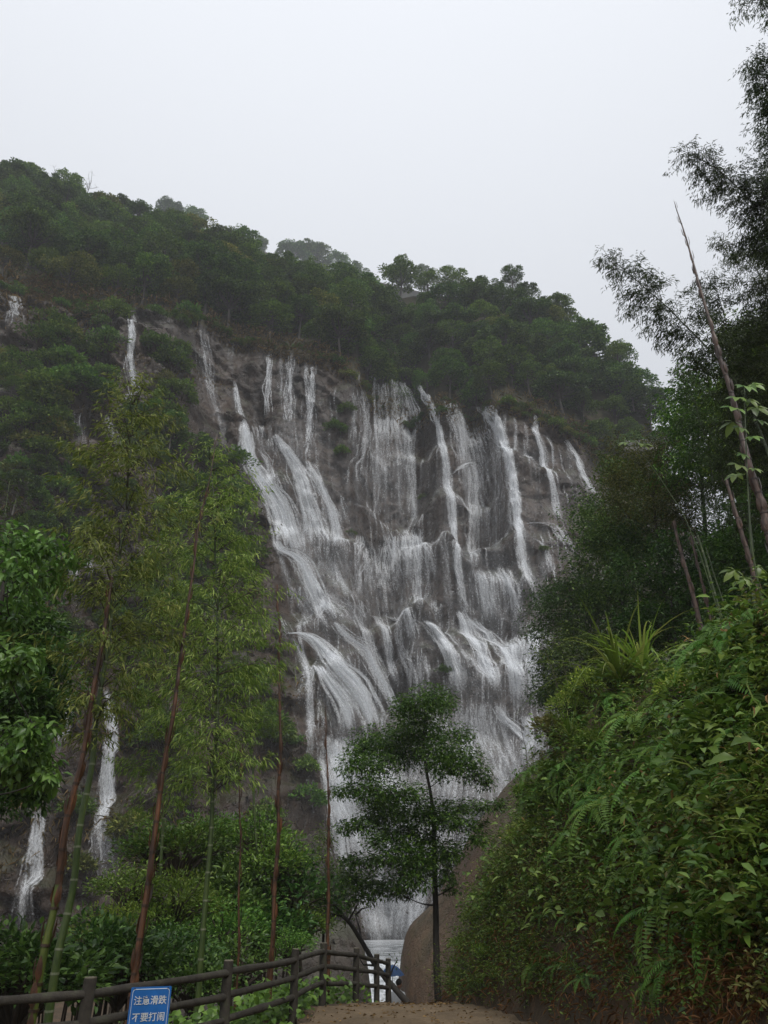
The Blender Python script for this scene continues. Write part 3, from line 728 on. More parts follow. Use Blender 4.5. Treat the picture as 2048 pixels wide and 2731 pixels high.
gy = np.concatenate([np.arange(-60, -2, 4.0), np.arange(-2, 34, .16), np.arange(34, 170, 3.0)])
GX, GY = np.meshgrid(gx, gy); GZ = G(GX, GY)
def ground_material(name, stops, scale, b_s):
    m, t, b, out = mat(name)
    g = t.nodes.new('ShaderNodeNewGeometry')
    n = noise_node(t, scale, 8, .68, g.outputs['Position'], .3)
    r = ramp(t, stops, n.outputs[0]); 
    n3 = noise_node(t, scale * 14, 3, .7, g.outputs['Position'])
    r3 = ramp(t, [(.35, (.6, .6, .6)), (.68, (1.2, 1.2, 1.2))], n3.outputs[0])
    t.links.new(mixc(t, .8, r.outputs[0], r3.outputs[0], 'MULTIPLY'), b.inputs['Base Color']); b.inputs['Roughness'].default_value = .92
    n2 = noise_node(t, scale * 5, 8, .75, g.outputs['Position']); bump(t, n2.outputs[0], .7, b_s, b)
    return m
M_ground = ground_material('dark_soil', [(.3, (.035, .028, .015)), (.5, (.075, .05, .027)), (.72, (.14, .085, .045))], 1.3, .06)
M_path = ground_material('packed_earth', [(.3, (.10, .070, .038)), (.5, (.155, .108, .06)), (.72, (.215, .155, .092))], 1.4, .06)
tag(link('ground', mesh_np('ground', np.stack([GX, GY, GZ], -1).reshape(-1, 3), grid_faces(len(gy), len(gx)), True), M_ground), kind='structure')
wob = .22 * fbm(GX / .9, GY / .9, 95, 3)
onp = (GX > x_left(GY) + .05 + wob) & (GX < x_bank(GY) + .02 + wob) & (GY > -2) & (GY < 27)
idx = np.arange(GX.size).reshape(GX.shape)
cell = onp[:-1, :-1] & onp[1:, 1:] & onp[:-1, 1:] & onp[1:, :-1]
pf = np.stack([idx[:-1, :-1], idx[:-1, 1:], idx[1:, 1:], idx[1:, :-1]], -1)[cell]
us, inv = np.unique(pf, return_inverse=True)
PV = np.stack([GX, GY, GZ + .012], -1).reshape(-1, 3)[us]
tag(link('path', mesh_np('path', PV, inv.reshape(-1, 4), True), M_path), 'brown packed earth path ending at a crest by the fence', kind='structure')
def cast_g(u, v, y0=2.0, y1=45.0):
    d = ray(u, v); Ys = np.arange(y0, y1, .04); p = EYE + d * (Ys / d[1])[:, None]
    h = np.nonzero(p[:, 2] <= G(p[:, 0], p[:, 1]))[0]
    return p[h[0]] if len(h) else None

# pool and rapids below the falls
def pool_material():
    m, t, b, out = mat('pool_water')
    g = t.nodes.new('ShaderNodeNewGeometry')
    n = noise_node(t, .8, 5, .6, g.outputs['Position'])
    r = ramp(t, [(.4, (.10, .115, .115)), (.62, (.6, .63, .65))], n.outputs[0]); sy = t.nodes.new('ShaderNodeSeparateXYZ'); t.links.new(g.outputs['Position'], sy.inputs[0])
    mry = t.nodes.new('ShaderNodeMapRange'); mry.inputs[1].default_value = 84; mry.inputs[2].default_value = 97; t.links.new(sy.outputs[1], mry.inputs[0])
    t.links.new(mixc(t, mry.outputs[0], r.outputs[0], (.8, .83, .85)), b.inputs['Base Color'])        # foam churned up under the falls
    b.inputs['Roughness'].default_value = .12; n2 = noise_node(t, 3, 4, .6, g.outputs['Position']); bump(t, n2.outputs[0], .3, .15, b)
    return m
a = np.linspace(0, 2 * math.pi, 60, endpoint=False)
ring = np.stack([1 + 10 * np.cos(a) * (1 + .1 * np.sin(3 * a)), 81 + 18 * np.sin(a), 0 * a - 2.0], -1)
tag(link('pool', mesh_np('pool', np.vstack([ring, [[1, 81, -2.0]]]), np.array([[q, (q + 1) % 60, 60] for q in range(60)])), pool_material()), kind='structure')
m, t, b, out = mat('foaming_rapids')
g = t.nodes.new('ShaderNodeNewGeometry'); n = noise_node(t, 1.6, 6, .7, mapping(t, g.outputs['Position'], (2.2, .6, 1)), .5)
r = ramp(t, [(.36, (.16, .18, .18)), (.52, (.62, .65, .67)), (.62, (.85, .88, .9))], n.outputs[0]); t.links.new(r.outputs[0], b.inputs['Base Color'])
b.inputs['Roughness'].default_value = .5; bump(t, n.outputs[0], .6, .2, b); M_rapid = m
ys = np.linspace(67, 34, 100); xs = np.linspace(-1, 1, 34)
SX = .3 + xs[None] * np.interp(ys, [34, 45, 63], [2.6, 2.2, 3.2])[:, None] + np.interp(ys, [34, 48, 63], [.2, 0, .5])[:, None]
SY = np.broadcast_to(ys[:, None], SX.shape)
SZ = np.interp(SY, [34, 40, 46, 50, 55, 60, 63, 67], [-3.9, -3.4, -2.75, -2.65, -2.2, -2.05, -2.03, -2.2]) + .28 * fbm(SX / .9, SY / 1.4, 61, 4) * (1 - sstep(57, 61, SY))
tag(link('stream', mesh_np('stream', np.stack([SX, SY, SZ], -1).reshape(-1, 3), grid_faces(100, 34), True), M_rapid), 'white foaming stream running down from the pool between boulders', kind='structure')

# ------------------------------------------------------------------ boulders
M_boulder = rock_material('brown_boulder', (.085, .055, .034), (.165, .108, .066), (.05, .034, .023), .35, .5, 2.2)
M_boulderg = rock_material('grey_boulder', (.055, .046, .039), (.11, .095, .08), (.035, .03, .026), .5, .5, 2.2)
def boulder(name, label, prof, yc, hy, zb, mtl, seed, group=None):
    """prof: (x, crest height) stations; a rounded whaleback lying along x"""
    px = np.array([p[0] for p in prof]); pz = np.array([p[1] for p in prof])
    xs = np.linspace(px[0], px[-1], 70); zt = np.interp(xs, px, pz)
    for _ in range(4): zt[1:-1] = (zt[:-2] + 2 * zt[1:-1] + zt[2:]) / 4
    th = np.linspace(0, math.pi, 44)
    e = np.sqrt(np.clip(1 - ((xs - xs.mean()) / (xs[-1] - xs[0]) * 2) ** 4, .0, 1)) * .8 + .2
    YY = yc - hy * e[:, None] * np.sign(np.cos(th)) * np.abs(np.cos(th)) ** .8
    ZZ = zb + (zt[:, None] - zb) * np.sin(th) ** .62
    XX = np.broadcast_to(xs[:, None], YY.shape)
    nn = .9 * fbm(XX / 4, ZZ / 4 + YY / 5, seed, 3) + .22 * fbm(XX / .9, ZZ / .9 + YY, seed + 4, 3)
    YY = YY + nn; ZZ = ZZ + .35 * nn * np.sin(th)
    f1, f2, ci = worley(XX / 3.2 + .4 * fbm(XX, ZZ, seed, 2), ZZ / 4.0, seed)
    YY = YY + .35 * (1 - sstep(0, .06, f2 - f1)) * (ci > .5)
    o = link(name, mesh_np(name, np.stack([XX, YY, ZZ], -1).reshape(-1, 3), grid_faces(70, 44), True), mtl)
    return tag(o, label, 'boulder', group)
boulder('boulder', 'huge smooth brown boulder right of the stream', [(.45, -4), (.6, -1.3), (.85, .1), (1.4, .75), (2.6, 1.75), (3.9, 3.9), (4.8, 5.5), (6.8, 7.4), (10, 8.8), (15, 8)], 43, 7, -6, M_boulder, 21)
boulder('boulder', 'broad grey boulder behind the fence left of the stream', [(-11, -3), (-8, .8), (-5.5, 1.3), (-3.4, 1.25), (-1.6, .9), (-.95, .2), (-.6, -.5), (-.4, -3)], 38, 4, -6, M_boulderg, 22)
boulder('boulder', 'dark boulder at the foot of the falls by the pool edge', [(6, -3), (7, 1), (9, 2.6), (12, 3), (15, 1)], 74, 6, -6, M_boulderg, 23)
boulder('boulder', 'tall dark rock wall left of the pool', [(-16, -3), (-14, 3), (-10, 4.5), (-7, 3.4), (-4.6, .6), (-4.1, -3)], 66, 7, -6, M_boulderg, 24)

# ------------------------------------------------------------------ trees of the wood on the hill
def tree_meshes(h, cr, ch, nclump, lpc, Ls, Wd, rc, trunk_r, zc=.68, hollow=.45):
    tr = MB(); cr_ = MB()
    P = np.array([[0, 0, -1.2], [R.uniform(-.1, .1), R.uniform(-.1, .1), h * .2], [R.uniform(-.3, .3), R.uniform(-.3, .3), h * .5], [R.uniform(-.3, .3), R.uniform(-.3, .3), h * .86]])
    tr.tube(P, [trunk_r * 1.2, trunk_r, trunk_r * .75, trunk_r * .25], 7, wob=.15)
    C = []
    for _ in range(nclump):
        d = rdir(1, -.55, 1)[0]; k = R.uniform(hollow, 1.0) ** .6
        C.append([d[0] * cr * k, d[1] * cr * k, h * zc + d[2] * ch * k])
    for c in C:
        c = np.array(c)
        f = np.clip((c[2] - h * .1) / h, .25, .8); base = np.array([np.interp(f * h, P[:, 2], P[:, 0]), np.interp(f * h, P[:, 2], P[:, 1]), f * h * .9])
        mid = (base + c) / 2 + [0, 0, -.06 * h]
        tr.tube([base, mid, c], [trunk_r * .34, trunk_r * .2, trunk_r * .08], 4, cap=False)
        rr = rc * R.uniform(.7, 1.25); n = int(lpc * R.uniform(.7, 1.3))
        d = rdir(n, -.5, 1); p = c + d * rr * (R.random((n, 1)) ** .35) * [1, 1, .6]
        out = unit(p - [0, 0, h * .45]) * .4 + d * .5 + rdir(n, -.6, .6) * .6; out[:, 2] -= .25
        cr_.add(*leaves(p, out, rdir(n, .0, 1) + [0, 0, .8], Ls * R.uniform(.6, 1.3, n), Wd * R.uniform(.7, 1.3, n)))
    return tr.mesh('trunk', True), cr_.mesh('crown')
KINDS = [  # label, height, meshes, material
    ('dark green rounded tree in the wood on the hill above the falls', tree_meshes(9, 3.6, 3.2, 44, 110, .42, .26, 1.05, .2), M_forest3),
    ('mid green bushy tree in the wood on the hill above the falls', tree_meshes(8, 3.4, 2.8, 40, 110, .40, .26, 1.0, .18), M_forest),
    ('olive green spreading tree in the wood on the hill above the falls', tree_meshes(7.5, 3.8, 2.3, 40, 110, .38, .24, 1.0, .18), M_forest2),
    ('tall loose crowned tree in the wood on the hill above the falls', tree_meshes(11, 3.0, 4.0, 36, 80, .40, .22, 1.0, .2, .66, .3), M_forest),
    ('small bright green tree in the wood on the hill above the falls', tree_meshes(6, 2.6, 2.2, 34, 90, .36, .22, .85, .13), M_bush),
]
protos = []
def tree_proto(k):
    label, (tm, cm), mt = KINDS[k]
    o = thing('forest_tree', label, 'tree', group='trees of the wood above the cliff')
    link('trunk', tm, M_barkg, o); link('crown', cm, mt, o)
    return o
protos = [None] * len(KINDS)
def place_tree(k, loc, s, rz, label=None, group=None):
    if protos[k] is None:
        protos[k] = tree_proto(k); o = protos[k]
    else:
        o = copy_tree(protos[k]); o['group'] = 'trees of the wood above the cliff'
    o.location = [float(c) for c in loc]; o.rotation_euler = (0, 0, rz); o.scale = (s * R.uniform(.85, 1.2), s * R.uniform(.85, 1.2), s)
    u, v = pix(np.asarray(loc, float)); rel = v - np.interp(u, [p[0] for p in sky_px], [p[1] for p in sky_px])
    where = ('at the far left' if u < 300 else 'above the faint grey veil' if u < 690 else 'above the upper left threads' if u < 930 else 'above the centre fall' if u < 1160 else 'above the right hand falls' if u < 1480 else 'at the right end of the spur')
    row = 'on the skyline' if rel < 110 else 'halfway up the wooded hill' if rel < 230 else 'low on the wooded hill'
    o['label'] = KINDS[k][0].split(' in the wood')[0] + ' ' + row + ' ' + where
    if label:
        o['label'] = label
        if 'group' in o.keys() and not group: del o['group']
        if group: o['group'] = group
    return o
spots = []
tries = 0
while tries < 16000 and len(spots) < 285:
    tries += 1
    x = R.uniform(-98, 68); s_ = R.uniform(.06, 1.0)
    p = hill_at(x, s_); u, v = pix(p)
    if not (-90 < u < 1790 and v > 380): continue
    if s_ < .22 and 600 < u < 900 and R.random() < .8: continue       # bare rock band
    if s_ < .15 and 1150 < u < 1500 and R.random() < .6: continue
    if any(np.linalg.norm(p - q) < 5.3 for q in spots): continue
    spots.append(p)
for p in spots:
    u, v = pix(p)
    w = np.array([1.0, 1.3, .5, .6, 1.0]) if u < 900 else np.array([1.2, 1.3, .22, .6, .7])
    k = int(R.choice(5, p=w / w.sum()))
    place_tree(k, p - [0, 0, .3], R.uniform(.85, 1.45), R.uniform(0, 6.28))
# trees that stand out on the skyline
def at_px(k, u, v, Y, s, label): place_tree(k, at(u, v, Y), s, R.uniform(0, 6.28), label)
at_px(1, 455, 640, 150, 1.0, 'rounded grey green dome of a tree breaking the skyline at upper left')
at_px(2, 530, 700, 140, 1.0, 'yellowish olive tree below the skyline dome at upper left')
at_px(3, 1370, 790, 140, .85, 'airy tree with gaps in its crown on the skyline right of centre')
at_px(3, 1655, 1000, 132, .8, 'lacy thin crowned tree at the right end of the wooded spur')
at_px(3, 1690, 1090, 130, .6, 'small lacy tree hanging over the drop at the right end of the spur')
at_px(1, 1490, 860, 140, .9, 'round topped tree where the ridge begins to fall to the right')
# far ridge that shows through gaps, deep in the haze
for i, (u, v, Y, s) in enumerate([(835, 735, 560, 4.0), (900, 745, 580, 3.6), (780, 725, 540, 3.4), (960, 770, 560, 3.4), (440, 610, 520, 3.6), (510, 625, 540, 3.4), (60, 520, 480, 3.4), (680, 690, 540, 3.2), (1060, 770, 560, 3.0), (1130, 770, 560, 3.0)]):
    place_tree([0, 1, 0, 1][i % 4], at(u, v, Y), s, i * 1.3, 'pale grey tree on the far ridge fading into the cloud', 'trees on the far foggy ridge')
fr = at(np.linspace(-300, 1400, 60), np.interp(np.linspace(-300, 1400, 60), [-300, 0, 450, 830, 1400], [500, 490, 590, 705, 840]), 575.0)
frv = np.vstack([fr + [0, 0, -2], fr * [1, 1, 0] + [0, -60, 10]])
tag(link('far_hill', mesh_np('far_hill', frv, grid_faces(2, 60), True), M_hill), kind='structure')

# bare dead trees on the left skyline
def dead_tree(u, v, Y, h, label):
    o = thing('dead_tree', label, 'tree', at(u, v, Y), group='bare trees on the skyline')
    tr = MB(); tr.tube([[0, 0, -1], [.2, 0, h * .5], [.5, 0, h]], [.16, .12, .03], 6); link('trunk', tr.mesh('trunk', True), M_barkg, o)
    for k in range(9):
        z0 = h * R.uniform(.4, .95); d = rdir(1, .1, .8)[0] * h * R.uniform(.2, .4)
        b_ = MB(); p0 = np.array([.5 * z0 / h, 0, z0]); p1 = p0 + d * .5 + [0, 0, -.1]; p2 = p0 + d
        b_.tube([p0, p1, p2], [.06, .045, .02], 5)
        for _ in range(4):
            e = rdir(1, .0, .9)[0] * h * .14; q = p0 + d * R.uniform(.4, .9); b_.tube([q, q + e], [.025, .012], 4)
        link('branch', b_.mesh('branch'), M_barkg, o)
dead_tree(135, 520, 150, 9, 'leftmost bare dead tree sticking up on the left skyline')
dead_tree(225, 540, 150, 8.5, 'bare branched dead tree on the skyline right of the other one')

# ------------------------------------------------------------------ bushes along the lip and on the cliff
def bush_meshes(r, n_cl, lpc, Ls, Wd, zs=.75, kind='lance'):
    st = MB(); fo = MB()
    for _ in range(n_cl):
        d = rdir(1, -.1, 1)[0]; c = d * r * R.uniform(.45, .95) * [1, 1, zs] + [0, 0, r * .35]
        st.tube([[0, 0, -.15 * r], c * .5 + [0, 0, .1 * r], c], [.035 * r, .022 * r, .008 * r], 4, cap=False)
        n = int(lpc * R.uniform(.6, 1.4)); dd = rdir(n, -.6, 1); p = c + dd * r * .36 * (R.random((n, 1)) ** .5) * [1, 1, .7]
        out = unit(p) * .5 + dd * .6 + rdir(n) * .5; out[:, 2] -= .1
        fo.add(*leaves(p, out, rdir(n, 0, 1) + [0, 0, .8], Ls * R.uniform(.6, 1.3, n), Wd * R.uniform(.7, 1.3, n), kind=kind))
    return st.mesh('stem', True), fo.mesh('foliage')
M_twig = bark('twig_bark', (.03, .025, .018), (.09, .07, .05), 8)
CB = [(bush_meshes(1.5, 22, 46, .30, .18), M_bush), (bush_meshes(1.6, 22, 46, .28, .17), M_forest), (bush_meshes(1.4, 18, 40, .32, .15, .6), M_forest2)]
cbp = {}
def cliff_bush(k, loc, s, label, group, u=None):
    (sm, fm), mt = CB[k]
    if label is None:
        label = ['bright green', 'mid green', 'olive green'][k] + ' bush on the cliff lip ' + ('at the far left' if u < 200 else 'beside the tall thin fall' if u < 420 else 'beside the faint grey veil' if u < 690 else 'over the upper left threads' if u < 860 else 'left of the centre fall' if u < 980 else 'over the centre fall' if u < 1130 else 'over the broad right curtain' if u < 1340 else 'over the right hand trickles')
    o = thing('cliff_bush', label, 'bush', loc, R.uniform(0, 6.28), group, (s * R.uniform(.9, 1.2), s * R.uniform(.9, 1.2), s))
    link('stem', sm, M_twig, o); link('foliage', fm, mt, o); return o
lip_n = 0
for u in np.arange(-20, 1660, 14.0):
    uu = u + R.uniform(-6, 6)
    gap = (705 < uu < 850) or (990 < uu < 1085) or (1185 < uu < 1330)
    x = np.interp(uu, [p[0] for p in lip_px], lx); p = hill_at(x, R.uniform(.0, .05) if not gap else R.uniform(.05, .09))
    cliff_bush(int(R.integers(0, 3)), p + [0, -.4 if not gap else 0, -.5], R.uniform(.6, 1.15) * (.7 if gap else 1), None, 'bushes along the cliff lip', uu)
def blocked(u, v):   # keep the white water clear
    return u > np.interp(v, [850, 1100, 1250, 1450, 1600, 1800, 2000, 2200], [520, 610, 640, 715, 700, 760, 800, 860])
for q_ in range(330):
    u = R.uniform(-30, 760) if q_ < 230 else R.uniform(-30, 520); v = R.uniform(890, 2330) if q_ < 230 else R.uniform(840, 1250)
    if v > 1560 and vnoise(u / 90, v / 90, 5) < .02: continue
    if blocked(u, v): continue
    if any(abs(u - a_) < 58 and b0 - 30 < v < b1 + 50 for a_, b0, b1 in ((40, 770, 900), (355, 840, 1080), (215, 1100, 1200), (300, 1110, 1260), (545, 880, 1130), (180, 1460, 1600), (250, 1490, 1590), (190, 1810, 2050), (294, 1830, 2400), (100, 2150, 2500))): continue
    p = cast(np.array([u]), np.array([v]))[0]
    kb = int(R.choice(3, p=[.45, .4, .15]))
    cliff_bush(kb, p + [0, -.3, -.5], R.uniform(1.0, 2.1), ['bright green', 'mid green', 'olive green'][kb] + ' cliff bush ' + ('level with the tall thin fall' if v < 1100 else 'level with the short fall' if v < 1300 else 'beside the split fall' if v < 1650 else 'beside the slender fall') + (' at the left edge' if u < 150 else ' behind the leafy bamboo' if u < 420 else ' near the main slide'), 'bushes on the left cliff')
for u, v, s, lab in ((895, 1150, 1.2, 'dark bush on the ledge between the upper left and centre falls'), (925, 1100, 1.0, 'bush hanging just left of the centre fall'), (915, 1215, 1.1, 'bush at the dark rocks below the centre left ledge'),
                     (935, 1425, .6, 'small sapling on the ledge left of the middle curtain'), (1130, 1330, .6, 'small plant in the crack right of the centre veil'), (1185, 1795, .7, 'tuft of leaves in the dark hollow of the lower falls'),
                     (820, 2060, 1.2, 'bush in the rock crevice left of the lower slide'), (812, 2150, 1.4, 'large bush on the rock shelf left of the lower slide'), (795, 1990, .8, 'small bush above the rock shelf left of the slide'), (1450, 1470, .6, 'small green tuft beside the right hand trickles')):
    cliff_bush(int(R.integers(0, 2)), cast(np.array([u]), np.array([v]))[0] + [0, -.2, -.3], s, lab, None)
# small trees on the left cliff
for u, v, s, k, lab in ((90, 1060, .55, 4, 'small bright tree on the left cliff below the first fall'), (170, 1010, .6, 1, 'green tree on the left cliff ledge above the short fall'), (40, 1010, .6, 4, 'bright tree at the left edge below the far left fall'),
                        (520, 1180, .65, 1, 'dark green tree beside the faint veil of water'), (460, 1130, .6, 1, 'rounded tree on the rock right of the tallest bamboo'), (380, 1180, .7, 1, 'leafy tree right of the tallest bamboo top'), (250, 1050, .6, 4, 'bright tree between the short fall and the tall thin fall'), (20, 1150, .7, 4, 'bright leafy tree at the left edge of the cliff'), (330, 1330, .7, 1, 'green tree behind the tallest bamboo'), (210, 1330, .7, 4, 'bright tree above the split fall'), (480, 1350, .6, 4, 'bright green tree behind the bamboo left of the slide'), (100, 1420, .7, 1, 'dark green tree left of the split fall'), (580, 1250, .5, 1, 'lower green tree on the cliff left of the main slide'),
                        (50, 1300, .6, 0, 'dark tree on the left cliff behind the big leaved tree'), (120, 1240, .55, 1, 'green tree below the short fall on the left cliff'), (640, 1500, .45, 0, 'small dark tree on the rock at the left rim of the slide')):
    place_tree(k, cast(np.array([u]), np.array([v + 40]))[0] + [0, -.8, -1.5], s, R.uniform(0, 6), lab)
# hanging dry grass along the lip and on shelves
M_drygrass = foliage('dry_hanging_grass', (.06, .05, .018), (.10, .08, .03), (.16, .12, .05), .2, .7)
gb = MB()
for u0, u1, n, dz in ((90, 260, 900, 3), (-20, 200, 700, 5), (560, 930, 1500, 1.5), (930, 1600, 1600, 1.2), (260, 540, 700, 2), (-20, 320, 1200, 12)):
    u = R.uniform(u0, u1, n); x = np.interp(u, [p[0] for p in lip_px], lx); p = hill_at(x, R.uniform(0, .1, n)); p[:, 2] -= R.uniform(0, dz, n); p[:, 1] = np.minimum(p[:, 1], surfY(p[:, 0], p[:, 2])) - .1
    d = np.stack([R.uniform(-.4, .4, n), R.uniform(-.9, -.3, n), R.uniform(-1, .4, n)], -1)
    gb.add(*leaves(p, d, rdir(n) + [0, -1, .5], R.uniform(.6, 1.5, n), R.uniform(.06, .14, n), droop=.5))
for _ in range(70):                      # grass on the shelves of the left cliff
    u = R.uniform(-20, 760); v = R.uniform(950, 2300)
    if blocked(u, v): continue
    c = cast(np.array([u]), np.array([v]))[0]; n = 90
    p = c + R.normal(0, 1, (n, 3)) * [2.2, .2, .8]; p[:, 1] = surfY(p[:, 0], p[:, 2]) - .05
    gb.add(*leaves(p, np.stack([R.uniform(-.4, .4, n), R.uniform(-.9, -.3, n), R.uniform(-1, .4, n)], -1), rdir(n) + [0, -1, .5], R.uniform(.5, 1.3, n), R.uniform(.05, .12, n), droop=.5))
tag(link('hanging_grass', gb.mesh('hanging_grass'), M_drygrass), 'brownish dry grass hanging over the lip of the cliff', 'grass', kind='stuff')

# ------------------------------------------------------------------ viewing platform at the right end of the cliff
pp = at(1705, 1195, 124.0)
o = thing('viewing_platform', 'small railed viewing platform at the right end of the spur', 'platform', pp)
M_conc = rock_material('platform_concrete', (.16, .15, .15), (.26, .25, .24), (.1, .1, .1), 0, .7, 3)
link('deck', MB().box((0, 1, -.9), (3.2, 2, .5)).box((1.2, 1, -3.5), (.35, .35, 2.2)).mesh('deck'), M_conc, o)
M_rail = bark('weathered_rail', (.2, .19, .2), (.34, .33, .34), 4)
for k in range(14):
    link('baluster', MB().box((-2.6 + k * .2, -.9, .35), (.05, .05, .75)).mesh('baluster'), M_rail, o)
for z in (0.1, .45, .8, 1.1):
    link('handrail', MB().tube([[.3, -.95, z + .2], [1.6, -.95, z + .1], [3.2, -.6, z - .6]], .06, 5).mesh('handrail'), M_rail, o)

# ------------------------------------------------------------------ foreground leaf and stem materials
M_bamleaf = foliage('bamboo_leaf_yellowgreen', (.072, .118, .022), (.14, .20, .038), (.27, .32, .09), .45, .4)
M_bamleaf2 = foliage('bamboo_leaf_green', (.05, .10, .014), (.09, .155, .02), (.15, .21, .04), .45, .4)
M_bamdark = foliage('bamboo_leaf_dark', (.017, .032, .010), (.031, .055, .015), (.06, .095, .024), .35, .4)
M_center = foliage('glossy_tree_leaf', (.028, .070, .012), (.055, .12, .018), (.11, .19, .03), .35, .3)
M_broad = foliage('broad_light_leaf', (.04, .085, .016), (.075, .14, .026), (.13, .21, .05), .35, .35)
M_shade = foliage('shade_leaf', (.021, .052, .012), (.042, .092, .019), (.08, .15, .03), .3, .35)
M_cover = foliage('bank_leaf', (.048, .10, .015), (.11, .185, .027), (.21, .28, .055), .38, .38, .55, (.17, .16, .045))
M_fern = foliage('fern_frond', (.065, .15, .024), (.10, .21, .038), (.14, .26, .056), .4, .4)
M_grass = foliage('long_grass_blade', (.08, .15, .02), (.13, .22, .035), (.22, .27, .07), .4, .4)
M_deadleaf = foliage('dead_leaf', (.07, .04, .015), (.12, .065, .025), (.2, .12, .05), .2, .7)
M_vine = foliage('heart_leaf', (.04, .10, .016), (.07, .16, .024), (.11, .22, .04), .35, .35)

def culm_material(name, c1, c2, ringc):
    m, t, b, out = mat(name)
    tcn = t.nodes.new('ShaderNodeTexCoord')
    n = noise_node(t, 3.0, 6, .7, mapping(t, tcn.outputs['Object'], (3, 3, .9)), .5)
    r = ramp(t, [(.34, tuple(q * .6 for q in c1)), (.46, c1), (.64, c2)], n.outputs[0]); t.links.new(r.outputs[0], b.inputs['Base Color'])
    b.inputs['Roughness'].default_value = .42
    return m
M_culm = culm_material('green_bamboo_culm', (.035, .06, .014), (.07, .10, .022), None)
M_culmy = culm_material('yellow_green_bamboo_culm', (.06, .085, .014), (.12, .14, .02), None)
M_sheath = culm_material('brown_bamboo_sheath', (.05, .024, .012), (.155, .066, .030), None)
M_deadculm = culm_material('dead_grey_brown_culm', (.06, .038, .028), (.15, .092, .065), None)
M_noded = culm_material('dark_node_ring', (.028, .016, .010), (.06, .034, .02), None)
M_node = culm_material('pale_node_ring', (.13, .15, .09), (.2, .21, .14), None)

